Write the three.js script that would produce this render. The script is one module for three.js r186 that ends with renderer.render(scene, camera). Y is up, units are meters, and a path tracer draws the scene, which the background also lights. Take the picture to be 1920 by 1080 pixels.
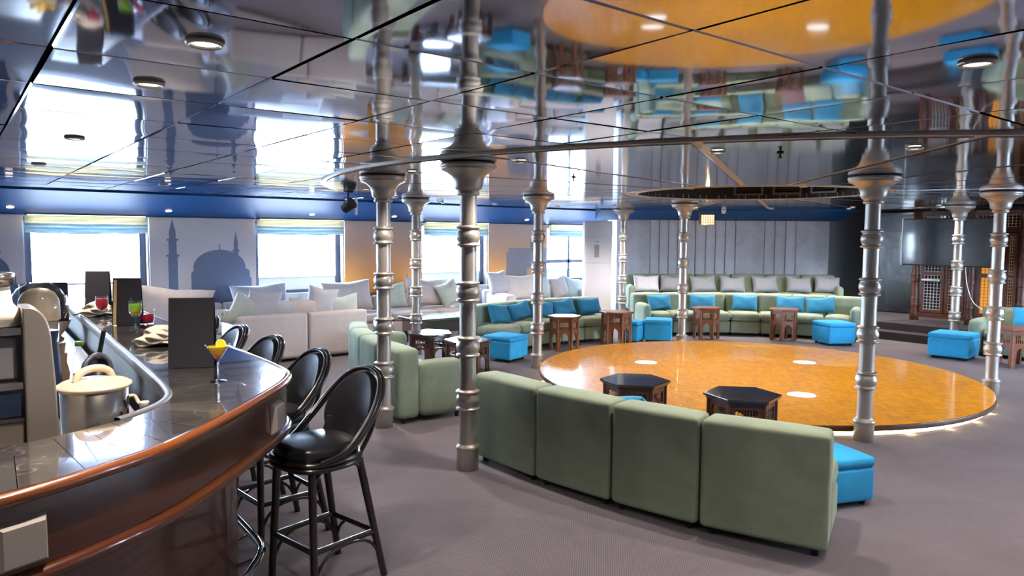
import * as THREE from 'three';
import { RectAreaLightUniformsLib } from 'three/addons/lights/RectAreaLightUniformsLib.js';
import { RoundedBoxGeometry } from 'three/addons/geometries/RoundedBoxGeometry.js';
import { mergeGeometries } from 'three/addons/utils/BufferGeometryUtils.js';

/* ---------- camera, sky, exposure ----------
   World axes follow the room: x runs along the window wall (called R in the notes), z = -L where L is the
   distance towards the window wall. Metres, y up. */
const scene = new THREE.Scene();
const renderer = new THREE.WebGLRenderer();
renderer.toneMapping = THREE.LinearToneMapping;
renderer.toneMappingExposure = 1.38;
renderer.shadowMap.enabled = true;
RectAreaLightUniformsLib.init();
const EYE = 1.8;
const camera = new THREE.PerspectiveCamera(43.58, 16 / 9, 0.05, 200);
camera.position.set(0, EYE, 0);
camera.rotation.order = 'YXZ';
camera.rotation.set(THREE.MathUtils.degToRad(-4.138), THREE.MathUtils.degToRad(-38.09), THREE.MathUtils.degToRad(0.414));
{ // bright hazy sky; the water and quay below the horizon are dimmer
  const W = 16, H = 64, a = new Uint8Array(W * H * 4);
  for (let y = 0; y < H; y++) for (let x = 0; x < W; x++) { const e = (y + 0.5) / H - 0.5, up = Math.max(0, e) * 2, c = e > 0 ? [206 - 22 * up, 230 - 14 * up, 255] : [128, 142, 158]; a.set([...c, 255], (y * W + x) * 4); }
  const t = new THREE.DataTexture(a, W, H); t.colorSpace = THREE.SRGBColorSpace; t.mapping = THREE.EquirectangularReflectionMapping; t.magFilter = THREE.LinearFilter; t.needsUpdate = true; scene.background = t;
}
scene.backgroundIntensity = 72;

const SPOT_CD = 7;          // one ceiling downlight, candela
const CEIL = 2.365, RING = 2.343, CX = 7.93, CL = 5.27;   // ceiling heights, centre of dance floor (R, L)
const WALL_L = 12.4, WALL_B = 13.35, NEAR_L = -1.86, END_R = -3.2, STAGE_R = 15.45;

/* the padded wall stands at an angle across the corner: left end, right end in (R, L) */
const DIAG_A = [11.64, 10.95], DIAG_B = [15.16, 8.19], DIAG0 = [DIAG_A[0], 0, DIAG_A[1]];
const DIAG_LEN = Math.hypot(DIAG_B[0] - DIAG_A[0], DIAG_B[1] - DIAG_A[1]), DIAG_TURN = -Math.atan2(DIAG_A[1] - DIAG_B[1], DIAG_B[0] - DIAG_A[0]);
/* ---------- helpers ---------- */
let seed = 20240611;
const rnd = () => { seed = (seed * 1664525 + 1013904223) >>> 0; return seed / 4294967296; };
const rr = (a, b) => a + (b - a) * rnd();
const D = Math.PI / 180;
const V = (R, y, L) => new THREE.Vector3(R, y, -L);
const pol = (r, deg, cR = CX, cL = CL) => [cR + r * Math.cos(deg * D), cL + r * Math.sin(deg * D)];
const taken = new Map();
const numbered = (n) => { const k = taken.get(n) ?? 0; taken.set(n, k + 1); return k ? `${n}_${String(k).padStart(3, '0')}` : n; };
function prep(o) { o.castShadow = true; o.receiveShadow = true; return o; }
function tag(o, label, category, group) { o.userData.label = label; o.userData.category = category; if (group) o.userData.group = group; return o; }
function thing(name, label, category, pos = [0, 0, 0], turn = 0, group) {
  const g = new THREE.Group(); g.name = numbered(name); g.position.set(...pos); g.rotation.y = turn; scene.add(g);
  return tag(g, label, category, group);
}
function part(parent, name, geo, mat, label) {
  const m = prep(new THREE.Mesh(geo, mat)); m.name = name; parent.add(m); if (label) m.userData.label = label; return m;
}
function single(name, geo, mat, label, category, pos = [0, 0, 0], turn = 0, group) {
  const m = prep(new THREE.Mesh(geo, mat)); m.name = numbered(name); m.position.set(...pos); m.rotation.y = turn; scene.add(m);
  return tag(m, label, category, group);
}
function struct(name, label) { const g = new THREE.Group(); g.name = name; g.userData.kind = 'structure'; if (label) g.userData.label = label; scene.add(g); return g; }
const merge = (list) => {
  const gs = list.map((g) => { const q = g.index ? g.toNonIndexed() : g; for (const k of Object.keys(q.attributes)) if (!['position', 'normal', 'uv'].includes(k)) q.deleteAttribute(k); if (!q.attributes.uv) q.setAttribute('uv', new THREE.BufferAttribute(new Float32Array(q.attributes.position.count * 2), 2)); return q; });
  return mergeGeometries(gs, false);
};
/* box between two corners, uv in metres */
function boxUV(g) {
  const p = g.attributes.position, n = g.attributes.normal, uv = new Float32Array(p.count * 2);
  for (let i = 0; i < p.count; i++) {
    const ax = Math.abs(n.getX(i)), ay = Math.abs(n.getY(i)), az = Math.abs(n.getZ(i));
    const x = p.getX(i), y = p.getY(i), z = p.getZ(i);
    if (ay >= ax && ay >= az) { uv[2 * i] = x; uv[2 * i + 1] = z; } else if (ax >= az) { uv[2 * i] = z; uv[2 * i + 1] = y; } else { uv[2 * i] = x; uv[2 * i + 1] = y; }
  }
  g.setAttribute('uv', new THREE.BufferAttribute(uv, 2)); return g;
}
const box = (x0, y0, z0, x1, y1, z1) => boxUV(new THREE.BoxGeometry(Math.abs(x1 - x0), Math.abs(y1 - y0), Math.abs(z1 - z0)).translate((x0 + x1) / 2, (y0 + y1) / 2, (z0 + z1) / 2));
const rbox = (w, h, d, r, x = 0, y = 0, z = 0, s = 3) => boxUV(new RoundedBoxGeometry(w, h, d, s, r).translate(x, y, z));
const lathe = (pts, seg = 32) => new THREE.LatheGeometry(pts.map((p) => new THREE.Vector2(p[0], p[1])), seg);
const tube = (pts, r, n = 24, rs = 8, closed = false) => new THREE.TubeGeometry(new THREE.CatmullRomCurve3(pts.map((p) => p.isVector3 ? p : new THREE.Vector3(...p)), closed, 'centripetal'), n, r, rs, closed);
function rod(a, b, r, r2 = r, seg = 10) {
  const A = new THREE.Vector3(...a), B = new THREE.Vector3(...b), d = B.clone().sub(A);
  const g = new THREE.CylinderGeometry(r2, r, d.length(), seg);
  g.applyQuaternion(new THREE.Quaternion().setFromUnitVectors(new THREE.Vector3(0, 1, 0), d.clone().normalize()));
  return g.translate((A.x + B.x) / 2, (A.y + B.y) / 2, (A.z + B.z) / 2);
}
/* normals averaged over equal positions, so that uv seams stay smooth */
function smooth(g) {
  const p = g.attributes.position, idx = g.index.array, acc = new Map(), key = (i) => `${Math.round(p.getX(i) * 2e4)},${Math.round(p.getY(i) * 2e4)},${Math.round(p.getZ(i) * 2e4)}`;
  const keys = Array.from({ length: p.count }, (_, i) => key(i));
  const a = new THREE.Vector3(), b = new THREE.Vector3(), c = new THREE.Vector3();
  for (let t = 0; t < idx.length; t += 3) {
    a.fromBufferAttribute(p, idx[t]); b.fromBufferAttribute(p, idx[t + 1]); c.fromBufferAttribute(p, idx[t + 2]);
    b.sub(a); c.sub(a); b.cross(c);
    for (let k = 0; k < 3; k++) { const q = keys[idx[t + k]]; if (!acc.has(q)) acc.set(q, new THREE.Vector3()); acc.get(q).add(b); }
  }
  const n = new Float32Array(p.count * 3);
  for (let i = 0; i < p.count; i++) { const v = acc.get(keys[i]).clone().normalize(); n.set([v.x, v.y, v.z], i * 3); }
  g.setAttribute('normal', new THREE.BufferAttribute(n, 3)); return g;
}
/* upholstered box: w x h x d centred, edge radius r, puff swells the faces, map(v) bends the result */
function softBox(w, h, d, r, { puff = [0, 0, 0], n = 4, k = 3, map } = {}) {
  const list = (H, R) => { const o = []; for (let i = 0; i <= k; i++) o.push(-H + R * (1 - Math.cos(i / k * Math.PI / 2))); const m = []; for (let i = 1; i < n; i++) m.push(-H + R + (2 * H - 2 * R) * i / n); return [...o, ...m, ...o.slice().reverse().map((x) => -x)]; };
  const hx = w / 2, hy = h / 2, hz = d / 2, R = Math.min(r, hx * 0.98, hy * 0.98, hz * 0.98);
  const X = list(hx, R), Y = list(hy, R), Z = list(hz, R), pos = [], uv = [], ind = [];
  const face = (A, B, f, flip) => {
    const o = pos.length / 3;
    for (let j = 0; j < B.length; j++) for (let i = 0; i < A.length; i++) { const q = f(A[i], B[j]); pos.push(...q); uv.push(A[i], B[j]); }
    for (let j = 0; j < B.length - 1; j++) for (let i = 0; i < A.length - 1; i++) {
      const a = o + j * A.length + i, b = a + 1, c = a + A.length, e = c + 1;
      if (flip) ind.push(a, c, b, b, c, e); else ind.push(a, b, c, b, e, c);
    }
  };
  face(X, Y, (a, b) => [a, b, hz], false); face(X, Y, (a, b) => [a, b, -hz], true);
  face(X, Z, (a, b) => [a, hy, b], true); face(X, Z, (a, b) => [a, -hy, b], false);
  face(Y, Z, (a, b) => [hx, a, b], false); face(Y, Z, (a, b) => [-hx, a, b], true);
  const v = new THREE.Vector3(), q = new THREE.Vector3();
  for (let i = 0; i < pos.length; i += 3) {
    v.set(pos[i], pos[i + 1], pos[i + 2]);
    q.set(THREE.MathUtils.clamp(v.x, -hx + R, hx - R), THREE.MathUtils.clamp(v.y, -hy + R, hy - R), THREE.MathUtils.clamp(v.z, -hz + R, hz - R));
    const dd = v.clone().sub(q); if (dd.lengthSq() > 0) dd.normalize().multiplyScalar(R);
    const s = q.add(dd);
    const ux = s.x / hx, uy = s.y / hy, uz = s.z / hz, e = (t) => Math.max(0, 1 - t * t);
    s.x += Math.sign(ux) * puff[0] * Math.abs(ux) ** 3 * e(uy) * e(uz); s.y += Math.sign(uy) * puff[1] * Math.abs(uy) ** 3 * e(ux) * e(uz); s.z += Math.sign(uz) * puff[2] * Math.abs(uz) ** 3 * e(ux) * e(uy);
    const t = map ? map(s.x, s.y, s.z) : [s.x, s.y, s.z];
    pos[i] = t[0]; pos[i + 1] = t[1]; pos[i + 2] = t[2];
  }
  const g = new THREE.BufferGeometry();
  g.setAttribute('position', new THREE.Float32BufferAttribute(pos, 3)); g.setAttribute('uv', new THREE.Float32BufferAttribute(uv, 2)); g.setIndex(ind);
  return smooth(g);
}
/* square scatter cushion: w x h outline, t thick in the middle, pinched corners, a crease */
function pillowGeo(w, h, t, chop = 0, ph = 0) {
  const n = 14, m = 12, pos = [], uv = [], ind = [];
  for (const s of [1, -1]) {
    const o = pos.length / 3;
    for (let j = 0; j <= m; j++) for (let i = 0; i <= n; i++) {
      const u = Math.sin((i / n - 0.5) * Math.PI), v = Math.sin((j / m - 0.5) * Math.PI);
      const pin = 1 - 0.09 * (1 - u * u) * Math.abs(v) ** 2 * 0.8, pinU = 1 - 0.09 * (1 - v * v) * Math.abs(u) ** 2 * 0.8;
      const th = t / 2 * Math.pow(Math.max(0, (1 - u ** 4) * (1 - v ** 4)), 0.55) * (1 + 0.10 * Math.sin(5 * u + ph) * Math.cos(4 * v - ph));
      const dip = chop * Math.max(0, v) * Math.exp(-u * u * 7);
      pos.push(u * w / 2 * pinU, v * h / 2 * pin - dip, s * th); uv.push(u * w / 2, v * h / 2);
    }
    for (let j = 0; j < m; j++) for (let i = 0; i < n; i++) { const a = o + j * (n + 1) + i, b = a + 1, c = a + n + 1, e = c + 1; if (s > 0) ind.push(a, b, c, b, e, c); else ind.push(a, c, b, b, c, e); }
  }
  const g = new THREE.BufferGeometry();
  g.setAttribute('position', new THREE.Float32BufferAttribute(pos, 3)); g.setAttribute('uv', new THREE.Float32BufferAttribute(uv, 2)); g.setIndex(ind);
  return smooth(g);
}

/* ---------- textures ---------- */
function dataTex(w, h, fn, srgb = true, rx = 1, ry = 1) {
  const a = new Uint8Array(w * h * 4);
  for (let j = 0; j < h; j++) for (let i = 0; i < w; i++) { const c = fn(i / w, j / h); const o = (j * w + i) * 4; a[o] = c[0]; a[o + 1] = c[1]; a[o + 2] = c[2]; a[o + 3] = 255; }
  const t = new THREE.DataTexture(a, w, h); t.wrapS = t.wrapT = THREE.RepeatWrapping; t.magFilter = THREE.LinearFilter; t.minFilter = THREE.LinearMipmapLinearFilter; t.generateMipmaps = true;
  if (srgb) t.colorSpace = THREE.SRGBColorSpace; t.repeat.set(rx, ry); t.needsUpdate = true; return t;
}
const hash = (x, y) => { const s = Math.sin(x * 127.1 + y * 311.7) * 43758.5453; return s - Math.floor(s); };
function vnoise(x, y, p) {   // value noise, period p cells
  const xi = Math.floor(x), yi = Math.floor(y), fx = x - xi, fy = y - yi, u = fx * fx * (3 - 2 * fx), v = fy * fy * (3 - 2 * fy);
  const m = (a) => ((a % p) + p) % p, h = (a, b) => hash(m(a) + 0.5, m(b) + 17.3);
  return (h(xi, yi) * (1 - u) + h(xi + 1, yi) * u) * (1 - v) + (h(xi, yi + 1) * (1 - u) + h(xi + 1, yi + 1) * u) * v;
}
const fbm = (x, y, c, o = 4) => { let s = 0, a = 0.5, f = c; for (let k = 0; k < o; k++) { s += a * vnoise(x * f, y * f, f); f *= 2; a /= 2; } return s; };
const cl = (x) => Math.max(0, Math.min(255, x));
const mixc = (a, b, t) => [0, 1, 2].map((k) => a[k] + (b[k] - a[k]) * t);

const carpetTex = dataTex(512, 512, (u, v) => { const rib = 0.5 + 0.5 * Math.sin((u * 64 + v * 64) * Math.PI * 2), k = 0.80 + 0.20 * rib + 0.16 * (hash(u * 511, v * 513) - 0.5) + 0.16 * (fbm(u, v, 4, 3) - 0.45); return [cl(115 * k), cl(109 * k), cl(118 * k)]; }, true, 0.9, 0.9);
const carpetBump = dataTex(256, 256, (u, v) => { const g = cl(255 * (0.5 + 0.4 * Math.sin((u * 32 + v * 32) * Math.PI * 2) * Math.sin((u * 32 - v * 32) * Math.PI * 2))); return [g, g, g]; }, false, 1.8, 1.8);
const velvetTex = dataTex(256, 256, (u, v) => { const k = 0.90 + 0.26 * (fbm(u, v, 4, 4) - 0.46) + 0.05 * (hash(u * 255, v * 257) - 0.5); return [cl(255 * k), cl(255 * k), cl(255 * k)]; }, true, 1.3, 1.3);
const linenTex = dataTex(256, 256, (u, v) => { const k = 0.95 + 0.05 * Math.sin(u * 64 * 6.283) * Math.sin(v * 64 * 6.283) + 0.08 * (fbm(u, v, 8, 3) - 0.45); return [cl(255 * k), cl(255 * k), cl(255 * k)]; }, true, 3, 3);
const woodTex = (a, b, fx, fy) => dataTex(512, 256, (u, v) => { const w = fbm(u, v, 3, 3), s = vnoise(u * 4 + 3, (v + 0.06 * w) * 48, 48), t = 0.55 * s + 0.45 * fbm(u, v * 1, 8, 3); const c = mixc(a, b, Math.min(1, t * 1.15)); const g = 1 + 0.07 * (hash(u * 60 | 0, v * 256 | 0) - 0.5); return c.map((x) => cl(x * g)); }, true, fx, fy);
const mahogany = woodTex([58, 26, 13], [104, 50, 25], 0.8, 1.6);
const tableWoodT = woodTex([86, 46, 28], [152, 92, 60], 1.5, 3);
const darkWoodT = woodTex([48, 22, 14], [92, 50, 32], 1.5, 3);
const parquetTex = dataTex(1024, 1024, (u, v) => {
  const B = 20, bx = Math.floor(u * B), by = Math.floor(v * B), alt = (bx + by) % 2, lx = u * B - bx, ly = v * B - by;
  const s = Math.floor((alt ? lx : ly) * 5), f = (alt ? lx : ly) * 5 - s, along = alt ? v : u;
  const tone = hash(bx * 7.1 + s * 3.3, by * 5.7 + s) - 0.5, grain = vnoise(along * 40, (bx + by) * 9 + s * 13 + f * 6, 4096) - 0.5;
  let k = 1 + 0.16 * tone + 0.10 * grain + 0.10 * (fbm(u, v, 4, 3) - 0.46); if (f < 0.03) k *= 0.9;
  return [cl(234 * k), cl(158 * k * (1 + 0.04 * tone)), cl(3 * k)];
}, true, 0.42, 0.42);
const marbleTex = dataTex(1024, 1024, (u, v) => {
  const w = fbm(u, v, 4, 5), w2 = fbm(v + 0.31, u + 0.17, 6, 5);
  const vein = Math.pow(Math.max(0, 1 - Math.abs(Math.sin((u * 1 + v * 2 + w * 1.6) * 6.283)) * 9), 1.5), vein2 = Math.pow(Math.max(0, 1 - Math.abs(Math.sin((u * 2 - v * 1 + w2 * 1.9) * 6.283)) * 14), 2);
  const k = 70 + 90 * (w - 0.45) + 22 * (hash(u * 1023, v * 1021) - 0.5) * 0.35 + 95 * vein * w2 + 50 * vein2; return [cl(k * 1.02), cl(k * 0.98), cl(k * 0.96)];
}, true, 0.9, 0.9);
const blackWallTex = dataTex(512, 512, (u, v) => { const k = Math.max(0, fbm(u, v, 3, 5) - 0.4) * 1.2; return [cl(18 + 150 * k), cl(22 + 170 * k), cl(28 + 185 * k)]; }, true, 0.55, 0.45);  // pale clouds brightened to stand in for reflections on the black panels
const paintBump = dataTex(256, 256, (u, v) => { const g = cl(255 * (0.3 + 0.7 * fbm(u, v, 16, 4))); return [g, g, g]; }, false, 2, 2);

/* ---------- materials ---------- */
const std = (o) => new THREE.MeshStandardMaterial(o), phy = (o) => new THREE.MeshPhysicalMaterial(o);
const lin = (r, g, b) => new THREE.Color().setRGB(r, g, b);
const M = {
  carpet: std({ map: carpetTex, bumpMap: carpetBump, bumpScale: 0.003, roughness: 0.97 }),
  darkCarpet: std({ color: '#8c8a92', map: carpetTex, roughness: 0.97 }),
  mirror: std({ color: lin(0.36, 0.40, 0.52), metalness: 1, roughness: 0.05 }),
  mirrorRing: std({ color: lin(0.40, 0.43, 0.52), metalness: 1, roughness: 0.07 }),
  backing: std({ color: '#121318', roughness: 0.8 }),
  trimBeige: std({ color: '#b4a899', roughness: 0.4, metalness: 0.15 }),
  cove: phy({ color: '#023f74', roughness: 0.5, specularIntensity: 0.35 }),
  plaster: std({ color: '#b9b3b4', roughness: 0.85, bumpMap: paintBump, bumpScale: 0.0008 }),
  whiteWall: std({ color: '#e2e2e2', roughness: 0.8 }),
  frame: std({ color: '#4d5262', roughness: 0.45, metalness: 0.3 }),
  glass: phy({ color: '#ffffff', transmission: 1, thickness: 0, roughness: 0, ior: 1.45 }),
  blind: phy({ color: '#aac4cf', map: linenTex, roughness: 0.9, transmission: 0.28, thickness: 0 }),
  silver: std({ color: '#b0aba4', metalness: 0.6, roughness: 0.38 }),
  green: phy({ color: '#95a590', map: velvetTex, roughness: 0.88, sheen: 0.35, sheenColor: new THREE.Color('#d7e6d8'), sheenRoughness: 0.5 }),
  teal: phy({ color: '#2cb2f2', map: velvetTex, roughness: 0.85, sheen: 0.25, sheenColor: new THREE.Color('#8fd0ea'), sheenRoughness: 0.45 }),
  tealPillow: phy({ color: '#3192bf', map: velvetTex, roughness: 0.8, sheen: 0.25, sheenColor: new THREE.Color('#8cc6e0'), sheenRoughness: 0.45 }),
  greyPillow: phy({ color: '#92969e', map: linenTex, roughness: 0.55, sheen: 0.4, sheenColor: new THREE.Color('#dfe4ee') }),
  cream: std({ color: '#d3cccb', map: linenTex, roughness: 0.92 }),
  creamPillow: std({ color: '#e6dad6', map: linenTex, roughness: 0.92 }),
  palePillow: std({ color: '#d2ddd4', map: linenTex, roughness: 0.92 }),
  greyWhite: std({ color: '#dcdce4', map: linenTex, roughness: 0.92 }),
  foot: std({ color: '#17161a', roughness: 0.6 }),
  parquet: phy({ map: parquetTex, roughness: 0.38, clearcoat: 0.55, clearcoatRoughness: 0.045 }),
  edgeWood: phy({ color: '#4a2c14', roughness: 0.4, clearcoat: 0.4, clearcoatRoughness: 0.2 }),
  tableWood: phy({ map: tableWoodT, roughness: 0.45, clearcoat: 0.25, clearcoatRoughness: 0.25 }),
  darkWood: phy({ map: darkWoodT, roughness: 0.38, clearcoat: 0.5, clearcoatRoughness: 0.15 }),
  tableTopDark: phy({ color: '#2c2528', roughness: 0.22, clearcoat: 1, clearcoatRoughness: 0.05 }),
  screenWood: phy({ color: '#b59c90', map: tableWoodT, roughness: 0.5, clearcoat: 0.2, clearcoatRoughness: 0.3 }),
  darkBead: std({ color: '#6b4a36', roughness: 0.55 }),
  innerPanel: std({ color: '#3c3f48', roughness: 0.5, metalness: 0.2 }),
  lattice: std({ color: '#2b1710', roughness: 0.6 }),
  bead: std({ color: '#b98d63', roughness: 0.5 }),
  mahogany: phy({ map: mahogany, roughness: 0.35, clearcoat: 0.8, clearcoatRoughness: 0.1 }),
  nosing: phy({ color: '#7d4216', roughness: 0.28, clearcoat: 1, clearcoatRoughness: 0.07 }),
  moulding: phy({ color: '#5f2f14', roughness: 0.3, clearcoat: 0.9, clearcoatRoughness: 0.08 }),
  marble: phy({ map: marbleTex, roughness: 0.16, clearcoat: 1, clearcoatRoughness: 0.02 }),
  rail: std({ color: '#8b8e94', roughness: 0.35, metalness: 0.5 }),
  steel: std({ color: '#c2beb8', metalness: 0.95, roughness: 0.24 }),
  steelSoft: std({ color: '#b0a79c', metalness: 0.7, roughness: 0.34 }),
  chrome: std({ color: '#d4d6da', metalness: 1, roughness: 0.08 }),
  rattan: phy({ color: '#17110f', roughness: 0.32, clearcoat: 0.8, clearcoatRoughness: 0.15 }),
  leather: phy({ color: '#14161b', roughness: 0.42, clearcoat: 0.7, clearcoatRoughness: 0.26, bumpMap: paintBump, bumpScale: 0.0006 }),
  plaque: std({ color: '#a99f95', roughness: 0.5 }),
  menu: std({ color: '#2b2a33', roughness: 0.6 }),
  menuPage: std({ color: '#d8b877', roughness: 0.8 }),
  napkin: std({ color: '#efe3cf', map: linenTex, roughness: 0.9 }),
  beigePlastic: std({ color: '#cfbfa4', roughness: 0.45 }),
  offWhite: std({ color: '#dcd6cc', roughness: 0.5 }),
  navy: phy({ color: '#26344f', roughness: 0.35, clearcoat: 0.4 }),
  black: std({ color: '#101114', roughness: 0.45 }),
  blackGloss: phy({ map: blackWallTex, roughness: 0.22, clearcoat: 1, clearcoatRoughness: 0.04 }),
  blackMatt: std({ color: '#08080a', roughness: 0.8 }),
  greyPad: std({ color: '#c6c4cb', map: velvetTex, roughness: 0.75 }),
  acWhite: std({ color: '#d3d2d8', roughness: 0.45 }),
  acGrille: std({ color: '#9a9aa2', roughness: 0.5 }),
  tvScreen: phy({ color: '#08070a', roughness: 0.18, clearcoat: 1, clearcoatRoughness: 0.06 }),
  lampFace: std({ color: '#ffffff', emissive: '#fff4e2', emissiveIntensity: 3.0, roughness: 0.5 }),
  ledStrip: std({ color: '#ffffff', emissive: '#ffe2ad', emissiveIntensity: 4.0, roughness: 0.5 }),
  floorLight: std({ color: '#fffaf0', emissive: '#fff1d6', emissiveIntensity: 1.3, roughness: 0.25 }),
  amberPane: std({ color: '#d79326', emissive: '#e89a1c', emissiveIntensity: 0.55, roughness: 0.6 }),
  lanternPane: std({ color: '#ffe9bf', emissive: '#ffdca0', emissiveIntensity: 1.5, roughness: 0.6 }),
  clear: phy({ color: '#ffffff', transmission: 1, thickness: 0, roughness: 0.02, ior: 1.45 }),
  solidGlass: phy({ color: '#ffffff', transmission: 1, thickness: 0.01, roughness: 0, ior: 1.47 }),
  redDrink: phy({ color: '#c4102c', roughness: 0.12, clearcoat: 1, clearcoatRoughness: 0.03 }),
  amberDrink: phy({ color: '#6a2a0e', roughness: 0.12, clearcoat: 1 }),
  mixDrink: phy({ color: '#ffffff', vertexColors: true, roughness: 0.15, clearcoat: 0.6 }),
  lemon: std({ color: '#f2cf1e', roughness: 0.5 }),
  pith: std({ color: '#f6e9a0', roughness: 0.6 }),
  greenCap: std({ color: '#79b63c', roughness: 0.45 }),
  paper: std({ color: '#b39a7d', roughness: 0.9 }),
};

/* ---------- structure: floor, stage ---------- */
{
  const f = struct('floor');
  part(f, 'carpet', box(END_R, -0.2, -13.1, STAGE_R + 0.4, 0, -NEAR_L + 0.4), M.carpet);
  const s = struct('trim_1');
  part(s, 'stage_platform', box(13.5, 0.001, -7.15, STAGE_R, 0.27, -NEAR_L - 0.3), M.darkCarpet);
  part(s, 'stage_step', box(13.14, 0.001, -6.22, 13.49, 0.14, -4.62), M.darkCarpet);
  const p = struct('trim_2'); p.position.copy(V(...DIAG0)); p.rotation.y = DIAG_TURN;
  part(p, 'sofa_platform', box(-0.1, 0.001, 0, DIAG_LEN + 0.12, 0.2, 0.84), M.darkCarpet);
}

/* ---------- walls ---------- */
const WIN = [];           // window openings on the left wall, [R0, R1]
for (let k = -1; k < 4; k++) WIN.push([0.87 + 3.28 * k, 2.47 + 3.28 * k]);
const SILL = 0.76, HEAD = 2.03;
function windowWall(name, L0, L1, openings, rMin, rMax) {
  const w = struct(name), z0 = -Math.max(L0, L1), z1 = -Math.min(L0, L1);
  part(w, 'wall_below_sill', box(rMin, 0, z0, rMax, SILL, z1), M.whiteWall);
  part(w, 'wall_above_window', box(rMin, HEAD, z0, rMax, 2.75, z1), M.plaster);
  let r = rMin;
  for (const [a, b] of [...openings, [rMax, rMax]]) { if (a > r + 0.01) part(w, 'pier', box(r, SILL, z0, a, HEAD, z1), M.plaster); r = b; }
  return w;
}
const leftWall = windowWall('wall_left', WALL_L, WALL_L + 0.28, WIN, END_R, WALL_B + 0.3);
const nearWin = [[10.2, 11.8], [13.4, 15.0]];
windowWall('wall_near', NEAR_L - 0.28, NEAR_L, nearWin, END_R, STAGE_R + 0.4);
{ const w = struct('wall_end'); part(w, 'wall_panel', box(END_R - 0.28, 0, -13, END_R, 2.75, -NEAR_L + 0.4), M.plaster); }

/* print on the panels between the windows: a city silhouette before a sunset, colours paled to stand in for window glare */
function muralTex(kind) {
  const c = document.createElement('canvas'); c.width = 512; c.height = 640; const x = c.getContext('2d');
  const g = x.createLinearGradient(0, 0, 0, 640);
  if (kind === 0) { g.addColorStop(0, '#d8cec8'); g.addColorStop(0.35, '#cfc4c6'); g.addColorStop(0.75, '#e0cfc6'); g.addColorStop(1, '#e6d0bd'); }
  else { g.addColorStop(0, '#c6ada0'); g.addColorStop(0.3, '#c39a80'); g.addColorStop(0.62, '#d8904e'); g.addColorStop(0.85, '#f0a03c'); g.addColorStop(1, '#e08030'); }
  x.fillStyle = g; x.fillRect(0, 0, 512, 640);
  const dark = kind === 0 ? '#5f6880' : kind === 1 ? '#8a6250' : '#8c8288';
  x.fillStyle = dark;
  const minaret = (cx, top, w) => {
    x.beginPath(); x.moveTo(cx, top); x.lineTo(cx - w * 0.35, top + 90); x.lineTo(cx + w * 0.35, top + 90); x.fill();
    x.fillRect(cx - w * 0.35, top + 88, w * 0.7, 60); x.fillRect(cx - w * 0.6, top + 140, w * 1.2, 14); x.fillRect(cx - w * 0.42, top + 150, w * 0.84, 110);
    x.fillRect(cx - w * 0.7, top + 252, w * 1.4, 14); x.fillRect(cx - w * 0.5, top + 262, w, 640);
  };
  const dome = (cx, cy, r) => { x.beginPath(); x.arc(cx, cy, r, Math.PI, 0); x.fill(); x.fillRect(cx - 3, cy - r - 40, 6, 46); x.fillRect(cx - r, cy - 1, 2 * r, 640); };
  if (kind === 0) {
    minaret(105, 10, 44); dome(330, 360, 130); dome(215, 405, 26); dome(452, 400, 30); x.fillRect(190, 440, 300, 200);
    minaret(412, 90, 30);
    x.fillStyle = '#8b8488'; x.fillRect(100, 330, 4, 18); x.fillRect(110, 330, 4, 18);
  } else if (kind === 1) { x.fillRect(0, 600, 512, 40); dome(330, 600, 26); minaret(408, 420, 16); x.fillRect(60, 590, 90, 50); }
  else { x.fillRect(170, 230, 342, 410); x.fillRect(150, 270, 60, 370); x.fillStyle = '#dba066'; x.fillRect(330, 430, 70, 210); x.fillStyle = '#74686a'; x.fillRect(360, 160, 80, 100); }
  const t = new THREE.CanvasTexture(c); t.colorSpace = THREE.SRGBColorSpace; return t;
}
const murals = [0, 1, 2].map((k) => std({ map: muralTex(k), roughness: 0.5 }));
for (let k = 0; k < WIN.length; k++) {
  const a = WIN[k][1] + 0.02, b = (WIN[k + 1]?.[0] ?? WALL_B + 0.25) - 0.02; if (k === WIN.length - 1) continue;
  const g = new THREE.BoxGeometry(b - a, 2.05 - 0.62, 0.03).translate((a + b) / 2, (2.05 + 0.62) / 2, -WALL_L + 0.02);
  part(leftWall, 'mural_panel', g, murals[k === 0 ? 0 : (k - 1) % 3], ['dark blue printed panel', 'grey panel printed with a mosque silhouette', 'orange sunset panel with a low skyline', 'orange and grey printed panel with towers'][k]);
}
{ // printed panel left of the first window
  const g = new THREE.BoxGeometry(WIN[0][0] - END_R - 0.1, 1.43, 0.03).translate((WIN[0][0] + END_R) / 2, 1.335, -WALL_L + 0.02); part(leftWall, 'mural_panel', g, murals[0]);
}
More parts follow.
